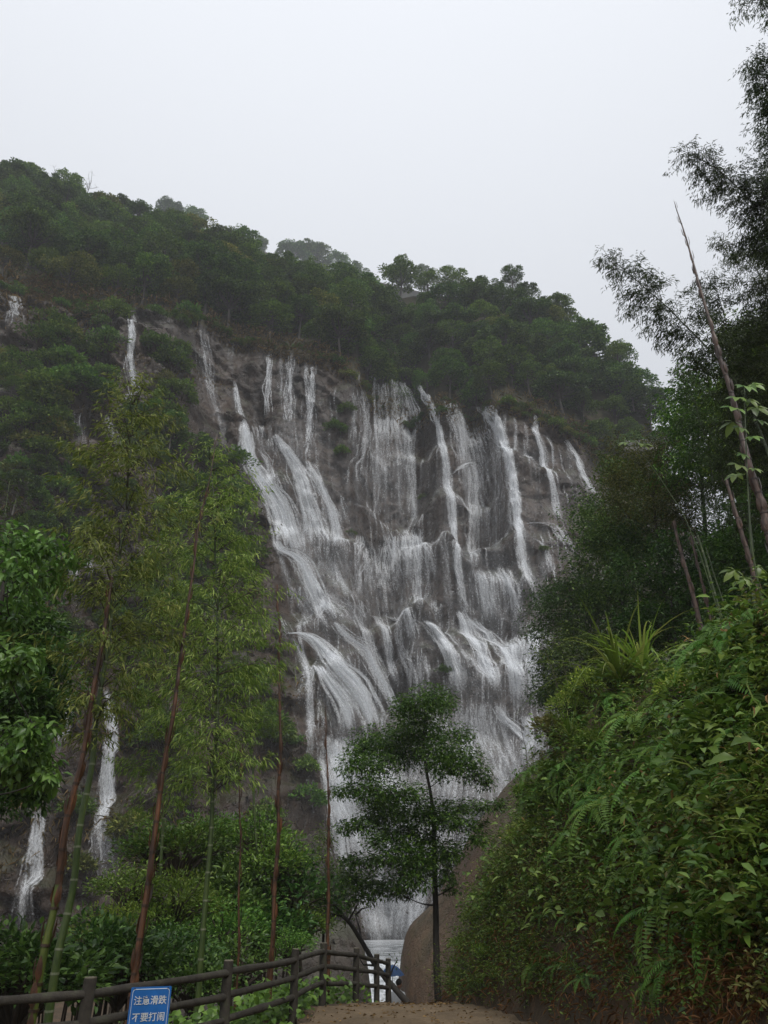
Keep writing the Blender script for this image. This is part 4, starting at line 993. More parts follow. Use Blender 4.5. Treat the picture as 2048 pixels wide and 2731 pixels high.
def px_line(pts, Y, step=.12):
    """pixel polyline (u, v) or (u, v, Y) -> smooth world polyline"""
    P = np.array([at(p[0], p[1], p[2] if len(p) > 2 else Y) for p in pts])
    s = np.concatenate([[0], np.cumsum(np.linalg.norm(np.diff(P, axis=0), axis=1))])
    S = np.linspace(0, s[-1], max(4, int(s[-1] / step)))
    Q = np.stack([np.interp(S, s, P[:, k]) for k in range(3)], -1)
    for _ in range(8):
        Q[1:-1] = (Q[:-2] + 2 * Q[1:-1] + Q[2:]) / 4
    return Q, S
def to_ground(pts, Y):
    """carry the lowest pixel of a stem straight down to the ground"""
    p = at(pts[0][0], pts[0][1], pts[0][2] if len(pts[0]) > 2 else Y)
    return np.array([p[0] * 1.0, p[1], min(p[2] - .3, float(G(p[0], p[1])) - .3)])
def bamboo(name, label, pts, Y, r0, r1, mtl, fol=None, blen=1.6, per=3, leafmat=None, group=None, node_gap=.34, leafL=.125, leafW=.021, side=None, seedtop=True, sheath=False, tw=(.10, 6), mtl2=None, split=.5):
    Q, S = px_line(pts, Y)
    g0 = to_ground(pts, Y)
    if g0[2] < Q[0, 2]:
        k = max(2, int((Q[0, 2] - g0[2]) / .15)); ext = np.linspace(g0, Q[0], k, endpoint=False)
        Q = np.vstack([ext, Q]); S = np.concatenate([[0], np.cumsum(np.linalg.norm(np.diff(Q, axis=0), axis=1))])
    o = thing(name, label, 'bamboo', g0, 0, group)
    Lq = Q - g0; jog = np.stack([vnoise(S / .75, S * 0 + g0[0], 41), vnoise(S / .75, S * 0 + g0[0], 42), 0 * S], -1) * .045 * sstep(0, 1.5, S)[:, None]; Lq = Lq + jog
    rr = np.interp(S, [0, S[-1]], [r0, r1])
    if sheath: rr = rr * (1 + .10 * (vnoise(S / .25, S * 0, 7) + .3 * np.sin(S / .5 * 6.28)))
    if mtl2 is None:
        link('culm', MB().tube(Lq, rr, 9, wob=.10 if sheath else 0).mesh('culm', True), mtl, o)
    else:
        k = int(len(S) * split)
        link('culm', MB().tube(Lq[:k + 1], rr[:k + 1] * .92, 9).mesh('culm', True), mtl, o)
        link('sheathed_culm', MB().tube(Lq[k:], rr[k:], 9, wob=.10).mesh('sheathed_culm', True), mtl2, o)
    T = unit(np.gradient(Lq, axis=0))
    nodes = np.arange(.3, S[-1] - .1, node_gap)
    if not sheath:
        nm = MB()
        for s in nodes:
            k = int(np.searchsorted(S, s)); r = rr[k]
            nm.tube([Lq[k] - T[k] * .012, Lq[k] + T[k] * .012], r * 1.09, 9)
        no = link('node_rings', nm.mesh('node_rings', True), M_node, o); no['kind'] = 'stuff'
    else:                                   # torn sheath scales
        sm = MB(); n = len(nodes); nm = MB()
        for s in nodes:
            k = int(np.searchsorted(S, s)); nm.tube([Lq[k] - T[k] * .014, Lq[k] + T[k] * .014], rr[k] * 1.14, 9)
        link('node_rings', nm.mesh('node_rings', True), M_noded, o)['kind'] = 'stuff'
        for s in nodes:
            k = int(np.searchsorted(S, s)); d = rdir(2, -.1, .1)
            sm.add(*leaves(Lq[k] + d * rr[k] * .9, T[k] * 1.0 + d * .25, d, .28, rr[k] * 1.7, fold=-.15, kind='broad'))
        so = link('sheath', sm.mesh('sheath'), mtl2 or mtl, o); so['kind'] = 'stuff'
    if fol:
        bm_, lm = MB(), MB()
        s0, s1 = fol[0] * S[-1], fol[1] * S[-1]
        LP, LD = [], []
        for s in np.arange(s0, s1, node_gap * .8):
            k = min(len(S) - 1, int(np.searchsorted(S, s))); h = (s - s0) / (s1 - s0 + 1e-6)
            Lm = blen * (np.interp(h, [0, .25, .7, 1], [.55, 1, .85, .35]))
            for _ in range(per):
                d = rdir(1, -.2, .25)[0]
                if side is not None: d = unit(d + np.array(side) * R.uniform(.3, 1.0))
                ln = Lm * R.uniform(.5, 1.1)
                tt = np.linspace(0, 1, 7)[:, None]
                B = Lq[k] + (unit(d + T[k] * .75) * ln * tt) + np.array([0, 0, -1]) * (ln * .42 * tt ** 2.2)
                bm_.tube(B, np.linspace(.008, .0025, 7), 4, cap=False)
                m = max(3, int(ln / tw[0])); fs = R.uniform(.15, 1, m); q = np.stack([np.interp(fs, tt[:, 0], B[:, c]) for c in range(3)], -1)
                bd = unit(np.gradient(B, axis=0)); qd = np.stack([np.interp(fs, tt[:, 0], bd[:, c]) for c in range(3)], -1)
                off = unit(qd * .6 + rdir(m, -.6, .3)) * R.uniform(.05, .28, (m, 1))
                nl = tw[1]
                LP.append(np.repeat(q + off, nl, 0) + R.normal(0, .045, (m * nl, 3)))
                LD.append(np.repeat(unit(qd * .7 + off * 2), nl, 0) * .7 + rdir(m * nl, -.9, .25) * .75 + [0, 0, -.28])
        LP = np.concatenate(LP); LD = np.concatenate(LD); n = len(LP)
        lm.add(*leaves(LP, LD, rdir(n, .2, 1) + [0, 0, .6], leafL * R.uniform(.65, 1.3, n), leafW * R.uniform(.8, 1.3, n), fold=.12, droop=.2))
        link('branches', bm_.mesh('branches'), M_twig, o)['kind'] = 'stuff'
        link('leaves', lm.mesh('leaves'), leafmat, o)['kind'] = 'stuff'
    return o

# ------------------------------------------------------------------ bamboo on the left
bamboo('bamboo', 'dead brown sheathed bamboo with snapped pointed top at left', [(85, 2731), (118, 2560), (145, 2407), (180, 2200), (222, 2000), (258, 1800), (282, 1660), (300, 1540)], 9.9, .058, .02, M_culmy, mtl2=M_sheath, split=.35, sheath=True)
bamboo('bamboo', 'tall leafy green bamboo rising past the left waterfalls', [(128, 2731), (165, 2500), (200, 2330), (245, 2020), (275, 1800), (300, 1620), (322, 1470), (345, 1260), (352, 1120), (356, 1030)], 10.4, .056, .008, M_culm, (.40, .998), 1.6, 5, M_bamleaf, tw=(.085, 6))
bamboo('bamboo', 'brown sheathed bamboo with a long bare tip left of centre', [(350, 2660), (372, 2520), (402, 2310), (430, 2110), (456, 1920), (482, 1740), (502, 1600), (520, 1450), (545, 1340), (562, 1260), (577, 1178)], 10.8, .05, .006, M_sheath, sheath=True)
bamboo('bamboo', 'leafy green bamboo standing left of the main falls', [(528, 2640), (545, 2450), (560, 2280), (572, 2060), (580, 1800), (578, 1560), (574, 1420), (570, 1300), (560, 1225)], 12.4, .046, .008, M_culm, (.36, .998), 1.7, 5, M_bamleaf, tw=(.085, 6))
bamboo('bamboo', 'thin brown stick of bamboo between the thicker stems', [(636, 2540), (640, 2300), (642, 2000)], 14.5, .022, .010, M_sheath, sheath=True)
bamboo('bamboo', 'rust brown sheathed bamboo before the dry rock face', [(722, 2570), (735, 2380), (742, 2200), (748, 2000), (744, 1800), (742, 1560)], 14.6, .046, .012, M_sheath, sheath=True)
bamboo('bamboo', 'thin rust brown bamboo beside the lower slide of the falls', [(875, 2560), (874, 2380), (876, 2200), (872, 2050), (870, 1880)], 17.6, .042, .010, M_sheath, sheath=True)
bamboo('bamboo', 'leafy bamboo crown between the two tall green stems', [(420, 2700, 19), (425, 2400, 19), (440, 2050, 19), (455, 1750, 19), (460, 1560, 19), (455, 1420, 19)], 19, .05, .008, M_culm, (.42, .998), 2.1, 5, M_bamleaf2, tw=(.1, 6))
bamboo('bamboo', 'leafy bamboo whose sprays reach the left rim of the slide', [(690, 2640, 22), (685, 2300, 22), (670, 2000, 22), (660, 1750, 22), (655, 1560, 22), (650, 1470, 22)], 22, .05, .008, M_culm, (.5, .998), 1.5, 5, M_bamleaf2, tw=(.11, 6))
bamboo('bamboo', 'bamboo with pale drooping sprays at the left edge', [(-60, 2500, 15), (-40, 2000, 15), (-20, 1600, 15), (10, 1380, 15), (30, 1280, 15)], 15, .05, .008, M_culm, (.6, .995), 1.2, 3, M_bamdark, tw=(.1, 6))

# ------------------------------------------------------------------ bamboo and trees on the right
TW = (.06, 7)
bamboo('bamboo', 'bare dead bamboo pole leaning against the sky at right', [(2075, 1520), (2048, 1410), (2012, 1290), (1985, 1190), (1940, 1020), (1900, 880), (1852, 720), (1825, 630), (1800, 552)], 11.0, .075, .008, M_deadculm, sheath=True)
bamboo('bamboo', 'arching bamboo plume reaching furthest left against the sky', [(2110, 1560), (2060, 1240), (1985, 1050), (1890, 930), (1790, 830), (1700, 750), (1630, 690)], 15, .05, .006, M_culm, (.45, .999), 1.2, 5, M_bamdark, tw=TW)
bamboo('bamboo', 'bamboo plume hanging to the left above the bare pole', [(2160, 1500), (2130, 950), (2075, 650), (1990, 520), (1900, 440), (1835, 410)], 14, .05, .006, M_culm, (.42, .999), 1.35, 6, M_bamdark, tw=TW)
bamboo('bamboo', 'tall bamboo along the right edge of the picture', [(2210, 1400), (2170, 700), (2120, 400), (2060, 230), (2010, 150)], 13, .05, .006, M_culm, (.42, .999), 1.3, 7, M_bamdark, tw=TW)
bamboo('bamboo', 'bamboo tip drooping into the top right corner', [(2330, 1300), (2240, 400), (2150, 100), (2060, 0), (1985, 10)], 12, .05, .006, M_culm, (.6, .999), .9, 6, M_bamdark, tw=TW)
bamboo('bamboo', 'dense bamboo in the dark mass below the hanging plumes', [(2010, 1600), (1990, 1200), (1960, 950), (1920, 800), (1890, 740)], 17, .05, .006, M_culm, (.3, .999), 1.5, 4, M_bamdark, tw=TW)
bamboo('bamboo', 'dense bamboo behind the bare pole at the right edge', [(2090, 1600), (2070, 1000), (2040, 760), (1980, 660), (1930, 640)], 16.5, .05, .006, M_culm, (.3, .999), 1.5, 4, M_bamdark, tw=TW)
bamboo('bamboo', 'bamboo filling the right edge beside the bare pole', [(2140, 1600), (2120, 900), (2080, 560), (2040, 450)], 17, .05, .006, M_culm, (.3, .999), 1.6, 5, M_bamdark, tw=TW)
bamboo('bamboo', 'small bamboo with thin pale twigs in the gap of sky', [(1930, 1500, 22), (1890, 1200, 22), (1850, 1060, 22), (1800, 980, 22)], 22, .035, .006, M_culm, (.4, .999), 1.2, 3, M_bamdark, tw=TW)
bamboo('bamboo', 'grey brown sheathed bamboo low in the right thicket', [(1868, 1680), (1850, 1600), (1828, 1520), (1806, 1440), (1795, 1390)], 17, .058, .035, M_deadculm, sheath=True)
bamboo('bamboo', 'thin brown bamboo second from the left in the thicket', [(1884, 1600), (1862, 1520), (1840, 1430)], 18, .035, .025, M_deadculm, sheath=True)
bamboo('bamboo', 'grey bamboo stem right of the thin green shoots', [(2040, 1640), (2010, 1540), (1975, 1420), (1950, 1330), (1935, 1280)], 14, .055, .03, M_deadculm, sheath=True)
bamboo('bamboo', 'mossy green bamboo stem crossing the right thicket', [(1928, 1670), (1905, 1590), (1882, 1500), (1860, 1430)], 16, .035, .022, M_culm)
bamboo('bamboo', 'thin pale green bamboo shoot in the right thicket', [(1940, 1660), (1915, 1560), (1880, 1460)], 17, .02, .014, M_culm)

# trees of the right thicket: crowns laid out clump by clump
def clump_tree(name, label, trunk, clumps, Y, r0, r1, lm, Ls, Wd, dens, cat='tree', kind='lance', jit=.6, group=None, flat=.6, droop=-.1, bm=None):
    """trunk: pixel line; clumps: (u, v, half width, half height[, dY]) in pixels"""
    g0 = to_ground(trunk, Y); Q, S = px_line(trunk, Y, .2)
    if g0[2] < Q[0, 2]: Q = np.vstack([g0, Q])
    o = thing(name, label, cat, g0, 0, group)
    Lq = Q - g0
    tm = MB(); tm.tube(Lq, np.linspace(r0, r1, len(Lq)), 8, wob=.12); link('trunk', tm.mesh('trunk', True), bm or M_barkd, o)
    br, lf = MB(), MB()
    joints = [Lq[k] for k in range(len(Lq) // 4, len(Lq))]; jr = list(np.linspace(r0, r1, len(Lq))[len(Lq) // 4:] * .45)
    P_cl = []
    for cl in clumps:
        c = at(cl[0], cl[1], Y + (cl[4] if len(cl) > 4 else R.uniform(-jit, jit))); P_cl.append((c, cl))
    ax = lambda c: np.min(np.linalg.norm(Lq - (c - g0), axis=1))
    P_cl.sort(key=lambda q: ax(q[0]))
    for c, cl in P_cl:
        u, v, hw, hh = cl[:4]; sc_ = np.linalg.norm(c - EYE) / F_PX
        a, b_ = hw * sc_ * 1.1, hh * sc_ * 1.3; c = c - g0
        J = np.array(joints); dd = np.linalg.norm(J - c, axis=1) + 2.2 * np.maximum(0, J[:, 2] - c[2] + .15)
        k = int(np.argmin(dd)); st = J[k]; rk = max(.006, min(jr[k] * .75, .05))
        mid = st * .5 + c * .5 + [0, 0, -.10 * np.linalg.norm(c - st)] + R.normal(0, .05, 3)
        tt = np.linspace(0, 1, 6)[:, None]; Bz = st * (1 - tt) ** 2 + 2 * mid * tt * (1 - tt) + c * tt ** 2
        br.tube(Bz, np.linspace(rk, .005, 6), 5, cap=False)
        joints += [Bz[2], Bz[3], Bz[4], c]; jr += [rk * .7, rk * .6, rk * .5, .012]
        for _ in range(6):
            e = c + rdir(1, -.4, .8)[0] * [a, min(a, .8), b_] * .8; br.tube([mid * .4 + c * .6, e], [.008, .003], 4, cap=False)
        n = int(dens * math.pi * hw * hh / 1000.0 * 4) + 10
        d = rdir(n, -.9, 1); p = c + d * [a, min(a, .9 + .3 * a), b_] * R.uniform(.1, 1.25, (n, 1)) ** .8
        dirs = d * .5 + rdir(n, -.7, .5) * .8; dirs[:, 2] += droop
        lf.add(*leaves(p, dirs, rdir(n, .1, 1) + [0, 0, 1.0], Ls * R.uniform(.6, 1.25, n), Wd * R.uniform(.75, 1.25, n), kind=kind))
    link('branches', br.mesh('branches', True), bm or M_barkd, o)['kind'] = 'stuff'
    link('crown', lf.mesh('crown'), lm, o)
    return o
M_thick = foliage('thicket_leaf', (.028, .045, .012), (.055, .075, .018), (.13, .145, .036), .35)
M_barkd = bark('dark_wet_bark', (.016, .014, .012), (.045, .038, .03), 9)
def blob(u0, u1, v0, v1, n, hw, hh):
    return [(R.uniform(u0, u1), R.uniform(v0, v1), hw * R.uniform(.6, 1.3), hh * R.uniform(.6, 1.3)) for _ in range(n)]
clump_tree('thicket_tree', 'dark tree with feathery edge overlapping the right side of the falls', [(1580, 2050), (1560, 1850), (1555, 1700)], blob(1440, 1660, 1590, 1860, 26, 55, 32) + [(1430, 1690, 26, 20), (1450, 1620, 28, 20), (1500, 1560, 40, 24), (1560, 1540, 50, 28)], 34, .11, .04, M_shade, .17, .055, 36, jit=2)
clump_tree('thicket_tree', 'dark leafy tree above the feathery one at the right of the falls', [(1680, 1900), (1660, 1600), (1650, 1400)], blob(1560, 1780, 1310, 1620, 34, 60, 36) + [(1530, 1500, 36, 24), (1590, 1400, 36, 26)], 32, .12, .04, M_forest3, .17, .07, 18, jit=2.5)
clump_tree('thicket_tree', 'olive green tree in front of the spur at right', [(1800, 1800), (1760, 1500), (1740, 1300)], blob(1640, 1880, 1190, 1420, 34, 58, 34) + [(1640, 1330, 36, 26)], 29, .12, .04, M_thick, .12, .045, 26, jit=2.5)
clump_tree('thicket_tree', 'tall dark tree closing the gap of sky at right', [(1900, 1700), (1880, 1400), (1860, 1150)], blob(1800, 1990, 1000, 1290, 34, 58, 36) + [(1800, 1060, 34, 26), (1780, 1120, 40, 26)], 27, .13, .04, M_forest, .17, .075, 20, jit=2.5)
clump_tree('thicket_tree', 'dark tree at the right edge behind the bare pole', [(2060, 1700), (2050, 1300), (2040, 1000)], blob(1930, 2090, 880, 1340, 44, 60, 40), 24, .13, .04, M_forest, .16, .075, 20, jit=2.5)
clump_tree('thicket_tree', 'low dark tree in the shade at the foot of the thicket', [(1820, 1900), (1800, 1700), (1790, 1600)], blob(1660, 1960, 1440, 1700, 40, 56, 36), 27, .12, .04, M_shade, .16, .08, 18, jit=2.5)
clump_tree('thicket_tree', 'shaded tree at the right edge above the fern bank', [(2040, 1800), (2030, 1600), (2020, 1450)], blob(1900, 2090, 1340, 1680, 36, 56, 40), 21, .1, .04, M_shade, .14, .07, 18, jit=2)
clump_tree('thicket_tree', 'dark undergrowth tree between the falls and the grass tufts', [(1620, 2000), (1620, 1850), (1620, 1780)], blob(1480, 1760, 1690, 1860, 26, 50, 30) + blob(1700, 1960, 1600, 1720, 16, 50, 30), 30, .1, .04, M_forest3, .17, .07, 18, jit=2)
clump_tree('thicket_tree', 'green bush tree overhanging the right end of the cliff', [(1640, 1700), (1630, 1500), (1620, 1400)], blob(1560, 1700, 1380, 1500, 14, 50, 30) + blob(1620, 1720, 1240, 1380, 10, 40, 28), 38, .1, .04, M_forest, .24, .11, 14, jit=2)

# ------------------------------------------------------------------ the tree in front of the falls
CT = [(1150, 1866, 58, 30), (1085, 1886, 42, 26), (1180, 1880, 36, 22), (1120, 1920, 66, 30), (1140, 1962, 70, 30), (1080, 1950, 40, 22), (1000, 1985, 62, 34), (960, 2000, 34, 26), (1050, 2000, 60, 34), (1110, 2012, 70, 36),
      (1190, 2008, 66, 34), (1232, 1958, 30, 20), (1240, 2030, 46, 26), (1270, 2062, 36, 24), (1292, 2084, 24, 18), (1200, 2050, 50, 26), (950, 2040, 44, 30), (1010, 2046, 50, 26), (985, 2106, 50, 26), (935, 2108, 34, 14), (900, 2116, 24, 12),
      (1030, 2120, 50, 24), (1090, 2116, 44, 22), (1010, 2150, 44, 22), (1060, 2160, 62, 32), (1130, 2168, 60, 30), (1180, 2180, 40, 26), (1000, 2186, 46, 22), (950, 2204, 36, 18), (920, 2210, 22, 12), (1230, 2156, 44, 18), (1290, 2152, 40, 12), (1330, 2146, 24, 10),
      (1220, 2196, 36, 18), (1272, 2200, 30, 12), (1270, 2236, 32, 16), (1040, 2226, 44, 26), (1090, 2216, 46, 24), (1140, 2236, 40, 22), (1075, 2262, 40, 22), (1000, 2244, 30, 16), (1110, 2280, 60, 26), (1170, 2276, 46, 22), (1210, 2276, 30, 20),
      (1030, 2290, 50, 16), (970, 2298, 42, 14), (930, 2296, 24, 12), (1080, 2320, 50, 22), (1130, 2310, 40, 20), (1100, 2350, 44, 22), (1050, 2366, 34, 18), (1190, 2330, 26, 22), (1206, 2366, 20, 14), (1075, 2385, 26, 12), (985, 2350, 40, 18), (940, 2350, 40, 20), (1010, 2375, 30, 16), (960, 2390, 36, 16)]
clump_tree('broadleaf_tree', 'single dark green tree in front of the falls at the path end', [(1168, 2640), (1163, 2560), (1163, 2440), (1158, 2300), (1158, 2180), (1150, 2110), (1132, 2050), (1128, 1960), (1135, 1880)], CT, 22.3, .095, .02, M_center, .12, .044, 44, jit=1.1, flat=.5)
# small tree lower left of it, leaning over
lt = thing('leaning_tree', 'dark bent trunk leaning left across the end of the path', 'tree', at(1108, 2698, 22.3))
g0 = at(1108, 2698, 22.3)
Q, S = px_line([(1108, 2698, 22.3), (1070, 2655, 22.4), (1035, 2618, 22.6), (1000, 2575, 22.9), (965, 2510, 23.2), (930, 2455, 23.5), (905, 2428, 23.7), (885, 2440, 23.8)], 22.5)
Q = Q - g0; Q[0, 2] -= .3
link('trunk', MB().tube(Q, np.linspace(.085, .045, len(Q)), 8, wob=.14).mesh('trunk', True), M_barkd, lt)
lb, ll = MB(), MB()
for (u, v, u2, v2) in ((965, 2510, 948, 2440), (948, 2440, 985, 2420), (930, 2455, 960, 2370), (1000, 2575, 960, 2558), (905, 2428, 860, 2400), (885, 2440, 850, 2480), (1035, 2618, 1060, 2560)):
    p0 = at(u, v, 23.3) - g0; p1 = at(u2, v2, 23.3 + R.uniform(-.4, .4)) - g0
    lb.tube([p0, (p0 + p1) / 2 + R.normal(0, .06, 3), p1], [.03, .02, .01], 5)
    n = 26; p = p1 + R.normal(0, .16, (n, 3)); ll.add(*leaves(p, rdir(n, -.9, .4), rdir(n, 0, 1) + [0, 0, 1], R.uniform(.06, .12, n), R.uniform(.025, .045, n)))
link('branches', lb.mesh('branches'), M_barkd, lt)['kind'] = 'stuff'
link('leaves', ll.mesh('leaves'), M_center, lt)['kind'] = 'stuff'
clump_tree('small_tree', 'small dull green tree beside the thin rust brown bamboo', [(860, 2600), (862, 2480), (870, 2350)], [(850, 2280, 40, 30), (890, 2330, 40, 26), (860, 2360, 46, 26), (920, 2370, 40, 22), (880, 2410, 50, 24), (840, 2420, 40, 26), (930, 2330, 36, 22), (900, 2440, 40, 20), (870, 2230, 30, 26)], 24, .05, .02, M_forest, .10, .036, 26, jit=.9)

# ------------------------------------------------------------------ broad leaved trees and shrubs on the left
clump_tree('broadleaf_tree', 'big leaved tree with light green sprays at the left edge', [(-120, 2600), (-70, 2200), (-20, 1800), (10, 1550)],
           [(40, 1450, 60, 34), (110, 1460, 60, 30), (180, 1490, 46, 26), (30, 1520, 60, 34), (100, 1540, 60, 34), (60, 1590, 60, 30), (160, 1560, 40, 28), (30, 1650, 50, 30)], 10, .09, .03, M_broad, .14, .055, 6.5, kind='broad', jit=1.2, droop=-.45)
clump_tree('broadleaf_tree', 'bright spray of large leaves low at the left edge', [(-120, 2500), (-60, 2250), (0, 2050)], [(30, 1745, 50, 30), (20, 1790, 40, 24), (75, 1760, 36, 24), (50, 1960, 50, 26), (100, 1950, 40, 26), (60, 2010, 60, 30), (20, 2040, 50, 30), (110, 2020, 34, 26), (80, 2070, 50, 24), (130, 2075, 24, 18)], 8, .07, .025, M_broad, .125, .055, 7, kind='broad', jit=.5, droop=-.5)
clump_tree('broadleaf_tree', 'dark shaded tree filling the left edge', [(-100, 2600), (-40, 2200), (20, 1900)], blob(-20, 150, 1620, 1960, 26, 60, 40) + blob(-20, 110, 2050, 2150, 8, 50, 30), 13, .1, .03, M_shade, .14, .055, 12, kind='broad', jit=1)
SHR = [(bush_meshes(.6, 44, 44, .062, .028, .85), M_bush), (bush_meshes(.62, 40, 34, .08, .034, .85, 'broad'), M_shade), (bush_meshes(.5, 30, 36, .07, .035, .7), M_vine), (bush_meshes(.62, 40, 36, .075, .02, .9), M_bamleaf2)]
def shrub(k, u, v, Y, s, label, group=None):
    (sm, fm), mt = SHR[k]
    p = at(u, v, Y); gz = float(G(p[0], p[1]))
    o = thing('shrub', label, 'shrub', (p[0], p[1], p[2] - .35 * s), R.uniform(0, 6.28), group, (s * R.uniform(.95, 1.25), s * R.uniform(.95, 1.25), s))
    link('stem', sm, M_twig, o); link('foliage', fm, mt, o)
    h = (p[2] - .35 * s) - gz
    if h > .1:                              # the stems run on down to the slope
        b_ = MB()
        for _ in range(4):
            e = R.normal(0, .12, 2); b_.tube([[e[0], e[1], -(h + .2) / s], [e[0] * .3, e[1] * .3, .1]], [.02 / s ** .5, .012], 5, cap=False)
        link('lower_stems', b_.mesh('lower_stems'), M_twig, o)['kind'] = 'stuff'
    return o
for k, u, v, Y, s, lab in (
    (0, 480, 2260, 22, 2.16, 'light green shrub with hanging sprays left of the green stem'), (0, 420, 2250, 22, 1.51, 'leafy bright shrub just right of the brown stem'), (0, 560, 2230, 24, 1.73, 'shrub behind the green stem below the dark overhang'),
    (0, 690, 2240, 23, 2.05, 'tall bright shrub below the dry rock face'), (0, 730, 2300, 22, 1.73, 'bright shrub wrapped round the foot of the rust brown bamboo'), (1, 680, 2360, 22, 2.16, 'dark shrub behind the thin brown stick'),
    (1, 780, 2370, 22, 2.16, 'dark shrub between the two rust brown bamboos'), (1, 620, 2420, 21, 2.05, 'dark shrub at the foot of the thin brown stick'), (0, 600, 2480, 19, 1.62, 'green shrub above the fence right of the green stem'),
    (3, 470, 2400, 19, 1.62, 'narrow leaved shrub behind the brown and green stems'), (0, 420, 2450, 19, 1.51, 'yellow green shrub above the sign'), (1, 300, 2540, 16, 1.4, 'dark shrub between the left bamboo pair and the brown stem'),
    (1, 240, 2540, 15, 1.73, 'dark shrub behind the left bamboo pair'), (1, 330, 2560, 15, 1.62, 'dark shrub to the left of the brown stem base'), (3, 200, 2560, 15, 1.0, 'shrub with drooping narrow leaves before the lowest left fall'),
    (1, 60, 2600, 13, 1.73, 'black green shrub in the bottom left corner'), (1, 10, 2560, 13, 1.3, 'dark shrub at the left edge above the fence'), (1, 450, 2560, 16, 1.40, 'dark shrub right of the brown stem base'),
    (0, 480, 2520, 17, 1.19, 'small yellow green shrub behind the sign'), (1, 640, 2560, 18, 1.40, 'dark leafy shrub above the heart leaved plants'), (0, 800, 2460, 22, 1.40, 'shrub in front of the broad grey boulder'),
    (1, 700, 2470, 21, 1.84, 'shadowed shrub by the base of the rust brown bamboo'), (0, 770, 2520, 19, 0.86, 'light shrub between fence post and rust brown bamboo'), (0, 560, 2330, 23, 1.62, 'green shrub in the middle of the left undergrowth'),
    (3, 300, 2470, 17, 1.1, 'narrow leaved shrub under the slender fall'), (1, 110, 2590, 16, 1.2, 'dark shrub in front of the lowest left fall'), (0, 350, 2360, 19, 1.30, 'light shrub left of the brown stem'), (1, 520, 2610, 15, 1.19, 'dark shrub behind the fence right of the sign')):
    shrub(k, u, v, Y, s, lab)
# heart leaved plants behind the fence
hv = MB()
for _ in range(230):
    y = R.uniform(9.2, 19); x = x_left(y) - abs(R.normal(0, .6)) - .12
    c = np.array([x, y, float(G(x, y)) + R.uniform(.0, .38)]); n = 9
    p = c + R.normal(0, .16, (n, 3)) * [1, 1, .6]
    hv.add(*leaves(p, rdir(n, -.5, .2) + [0, -.4, -.1], rdir(n, .2, 1) + [0, -.6, .9], R.uniform(.08, .15, n), R.uniform(.07, .12, n), fold=.08, droop=.25, kind='broad'))
tag(link('ground_cover', hv.mesh('ground_cover'), M_vine), 'heart leaved green plants crowding behind the fence rails', 'plants', kind='stuff')

# ------------------------------------------------------------------ fence
def fence_material():
    m, t, b, out = mat('rough_dark_concrete_wood')
    g = t.nodes.new('ShaderNodeNewGeometry')
    n = noise_node(t, 7, 6, .7, g.outputs['Position']); n2 = noise_node(t, 60, 4, .7, g.outputs['Position'])
    r = ramp(t, [(.35, (.018, .015, .011)), (.55, (.04, .034, .025)), (.72, (.055, .06, .032))], n.outputs[0])
    t.links.new(r.outputs[0], b.inputs['Base Color']); b.inputs['Roughness'].default_value = .85; bump(t, n2.outputs[0], .7, .012, b)
    return m
M_fence = fence_material()
M_cut = bark('post_top', (.10, .09, .065), (.2, .18, .13), 30, stretch=(1, 1, 1))
fo = thing('fence', 'dark rustic three railed log fence along the left of the path', 'fence', (FX[1], FY[1], 0))
org = np.array([FX[1], FY[1], 0.0])
FZ = np.array([float(z_path(y)) for y in FY])
tops = [.98, .97, .97, .97, .96, .97, .95, .94]
for i, (x, y) in enumerate(FENCE):
    r = .064 if i != 7 else .068
    P = np.array([[x, y, FZ[i] - .4], [x + .004, y, FZ[i] + .3], [x - .005, y, FZ[i] + .65], [x, y, FZ[i] + tops[i]]]) - org
    p = link('post', MB().tube(P, [r * 1.05, r, r * .97, r * .95], 12, wob=.12).mesh('post', True), M_fence, fo)
    link('post_top', MB().tube([P[-1] + [0, 0, .001], P[-1] + [0, 0, .012]], r * .9, 12, wob=.1).mesh('post_top'), M_cut, p)
for i in range(7):
    a_, b_ = np.array([FX[i], FY[i]]), np.array([FX[i + 1], FY[i + 1]])
    for h in (.84, .60, .35):
        s = np.linspace(0, 1, 9)[:, None]
        xy = a_ + (b_ - a_) * s; z = (FZ[i] + (FZ[i + 1] - FZ[i]) * s[:, 0]) + h + .018 * np.sin(s[:, 0] * 3.1 + i) * R.uniform(-1, 1)
        P = np.column_stack([xy, z]) - org
        link('rail', MB().tube(P, .042 * (1 + .06 * R.normal(0, 1, 9)), 10, wob=.22).mesh('rail', True), M_fence, fo)

# ------------------------------------------------------------------ blue warning sign hung on the rails
def flat(name, c, rough=.4):
    m, t, b, out = mat(name)
    g = t.nodes.new('ShaderNodeNewGeometry'); n = noise_node(t, 9, 5, .65, g.outputs['Position'])
    r = ramp(t, [(.35, tuple(q * .8 for q in c)), (.65, c)], n.outputs[0]); t.links.new(r.outputs[0], b.inputs['Base Color']); b.inputs['Roughness'].default_value = rough
    return m
M_blue = flat('sign_blue', (.012, .13, .42)); M_white = flat('sign_white', (.62, .66, .68))
sp = at(398, 2690, 9.0)
d2 = unit(np.array([FX[2] - FX[1], FY[2] - FY[1], 0.0])); nrm = np.array([d2[1], -d2[0], 0.0])
so = thing('warning_sign', 'blue warning board with white Chinese characters hung on the fence', 'sign', sp)
so.rotation_euler = (0, 0, .36)
def rrect(w, h, r, k=6):
    pts = []
    for cx, cz, a0 in ((w - r, h - r, 0), (-w + r, h - r, 90), (-w + r, -h + r, 180), (w - r, -h + r, 270)):
        for q in range(k + 1):
            a = rad(a0 + 90 * q / k); pts.append((cx + r * math.cos(a), cz + r * math.sin(a)))
    return np.array(pts)
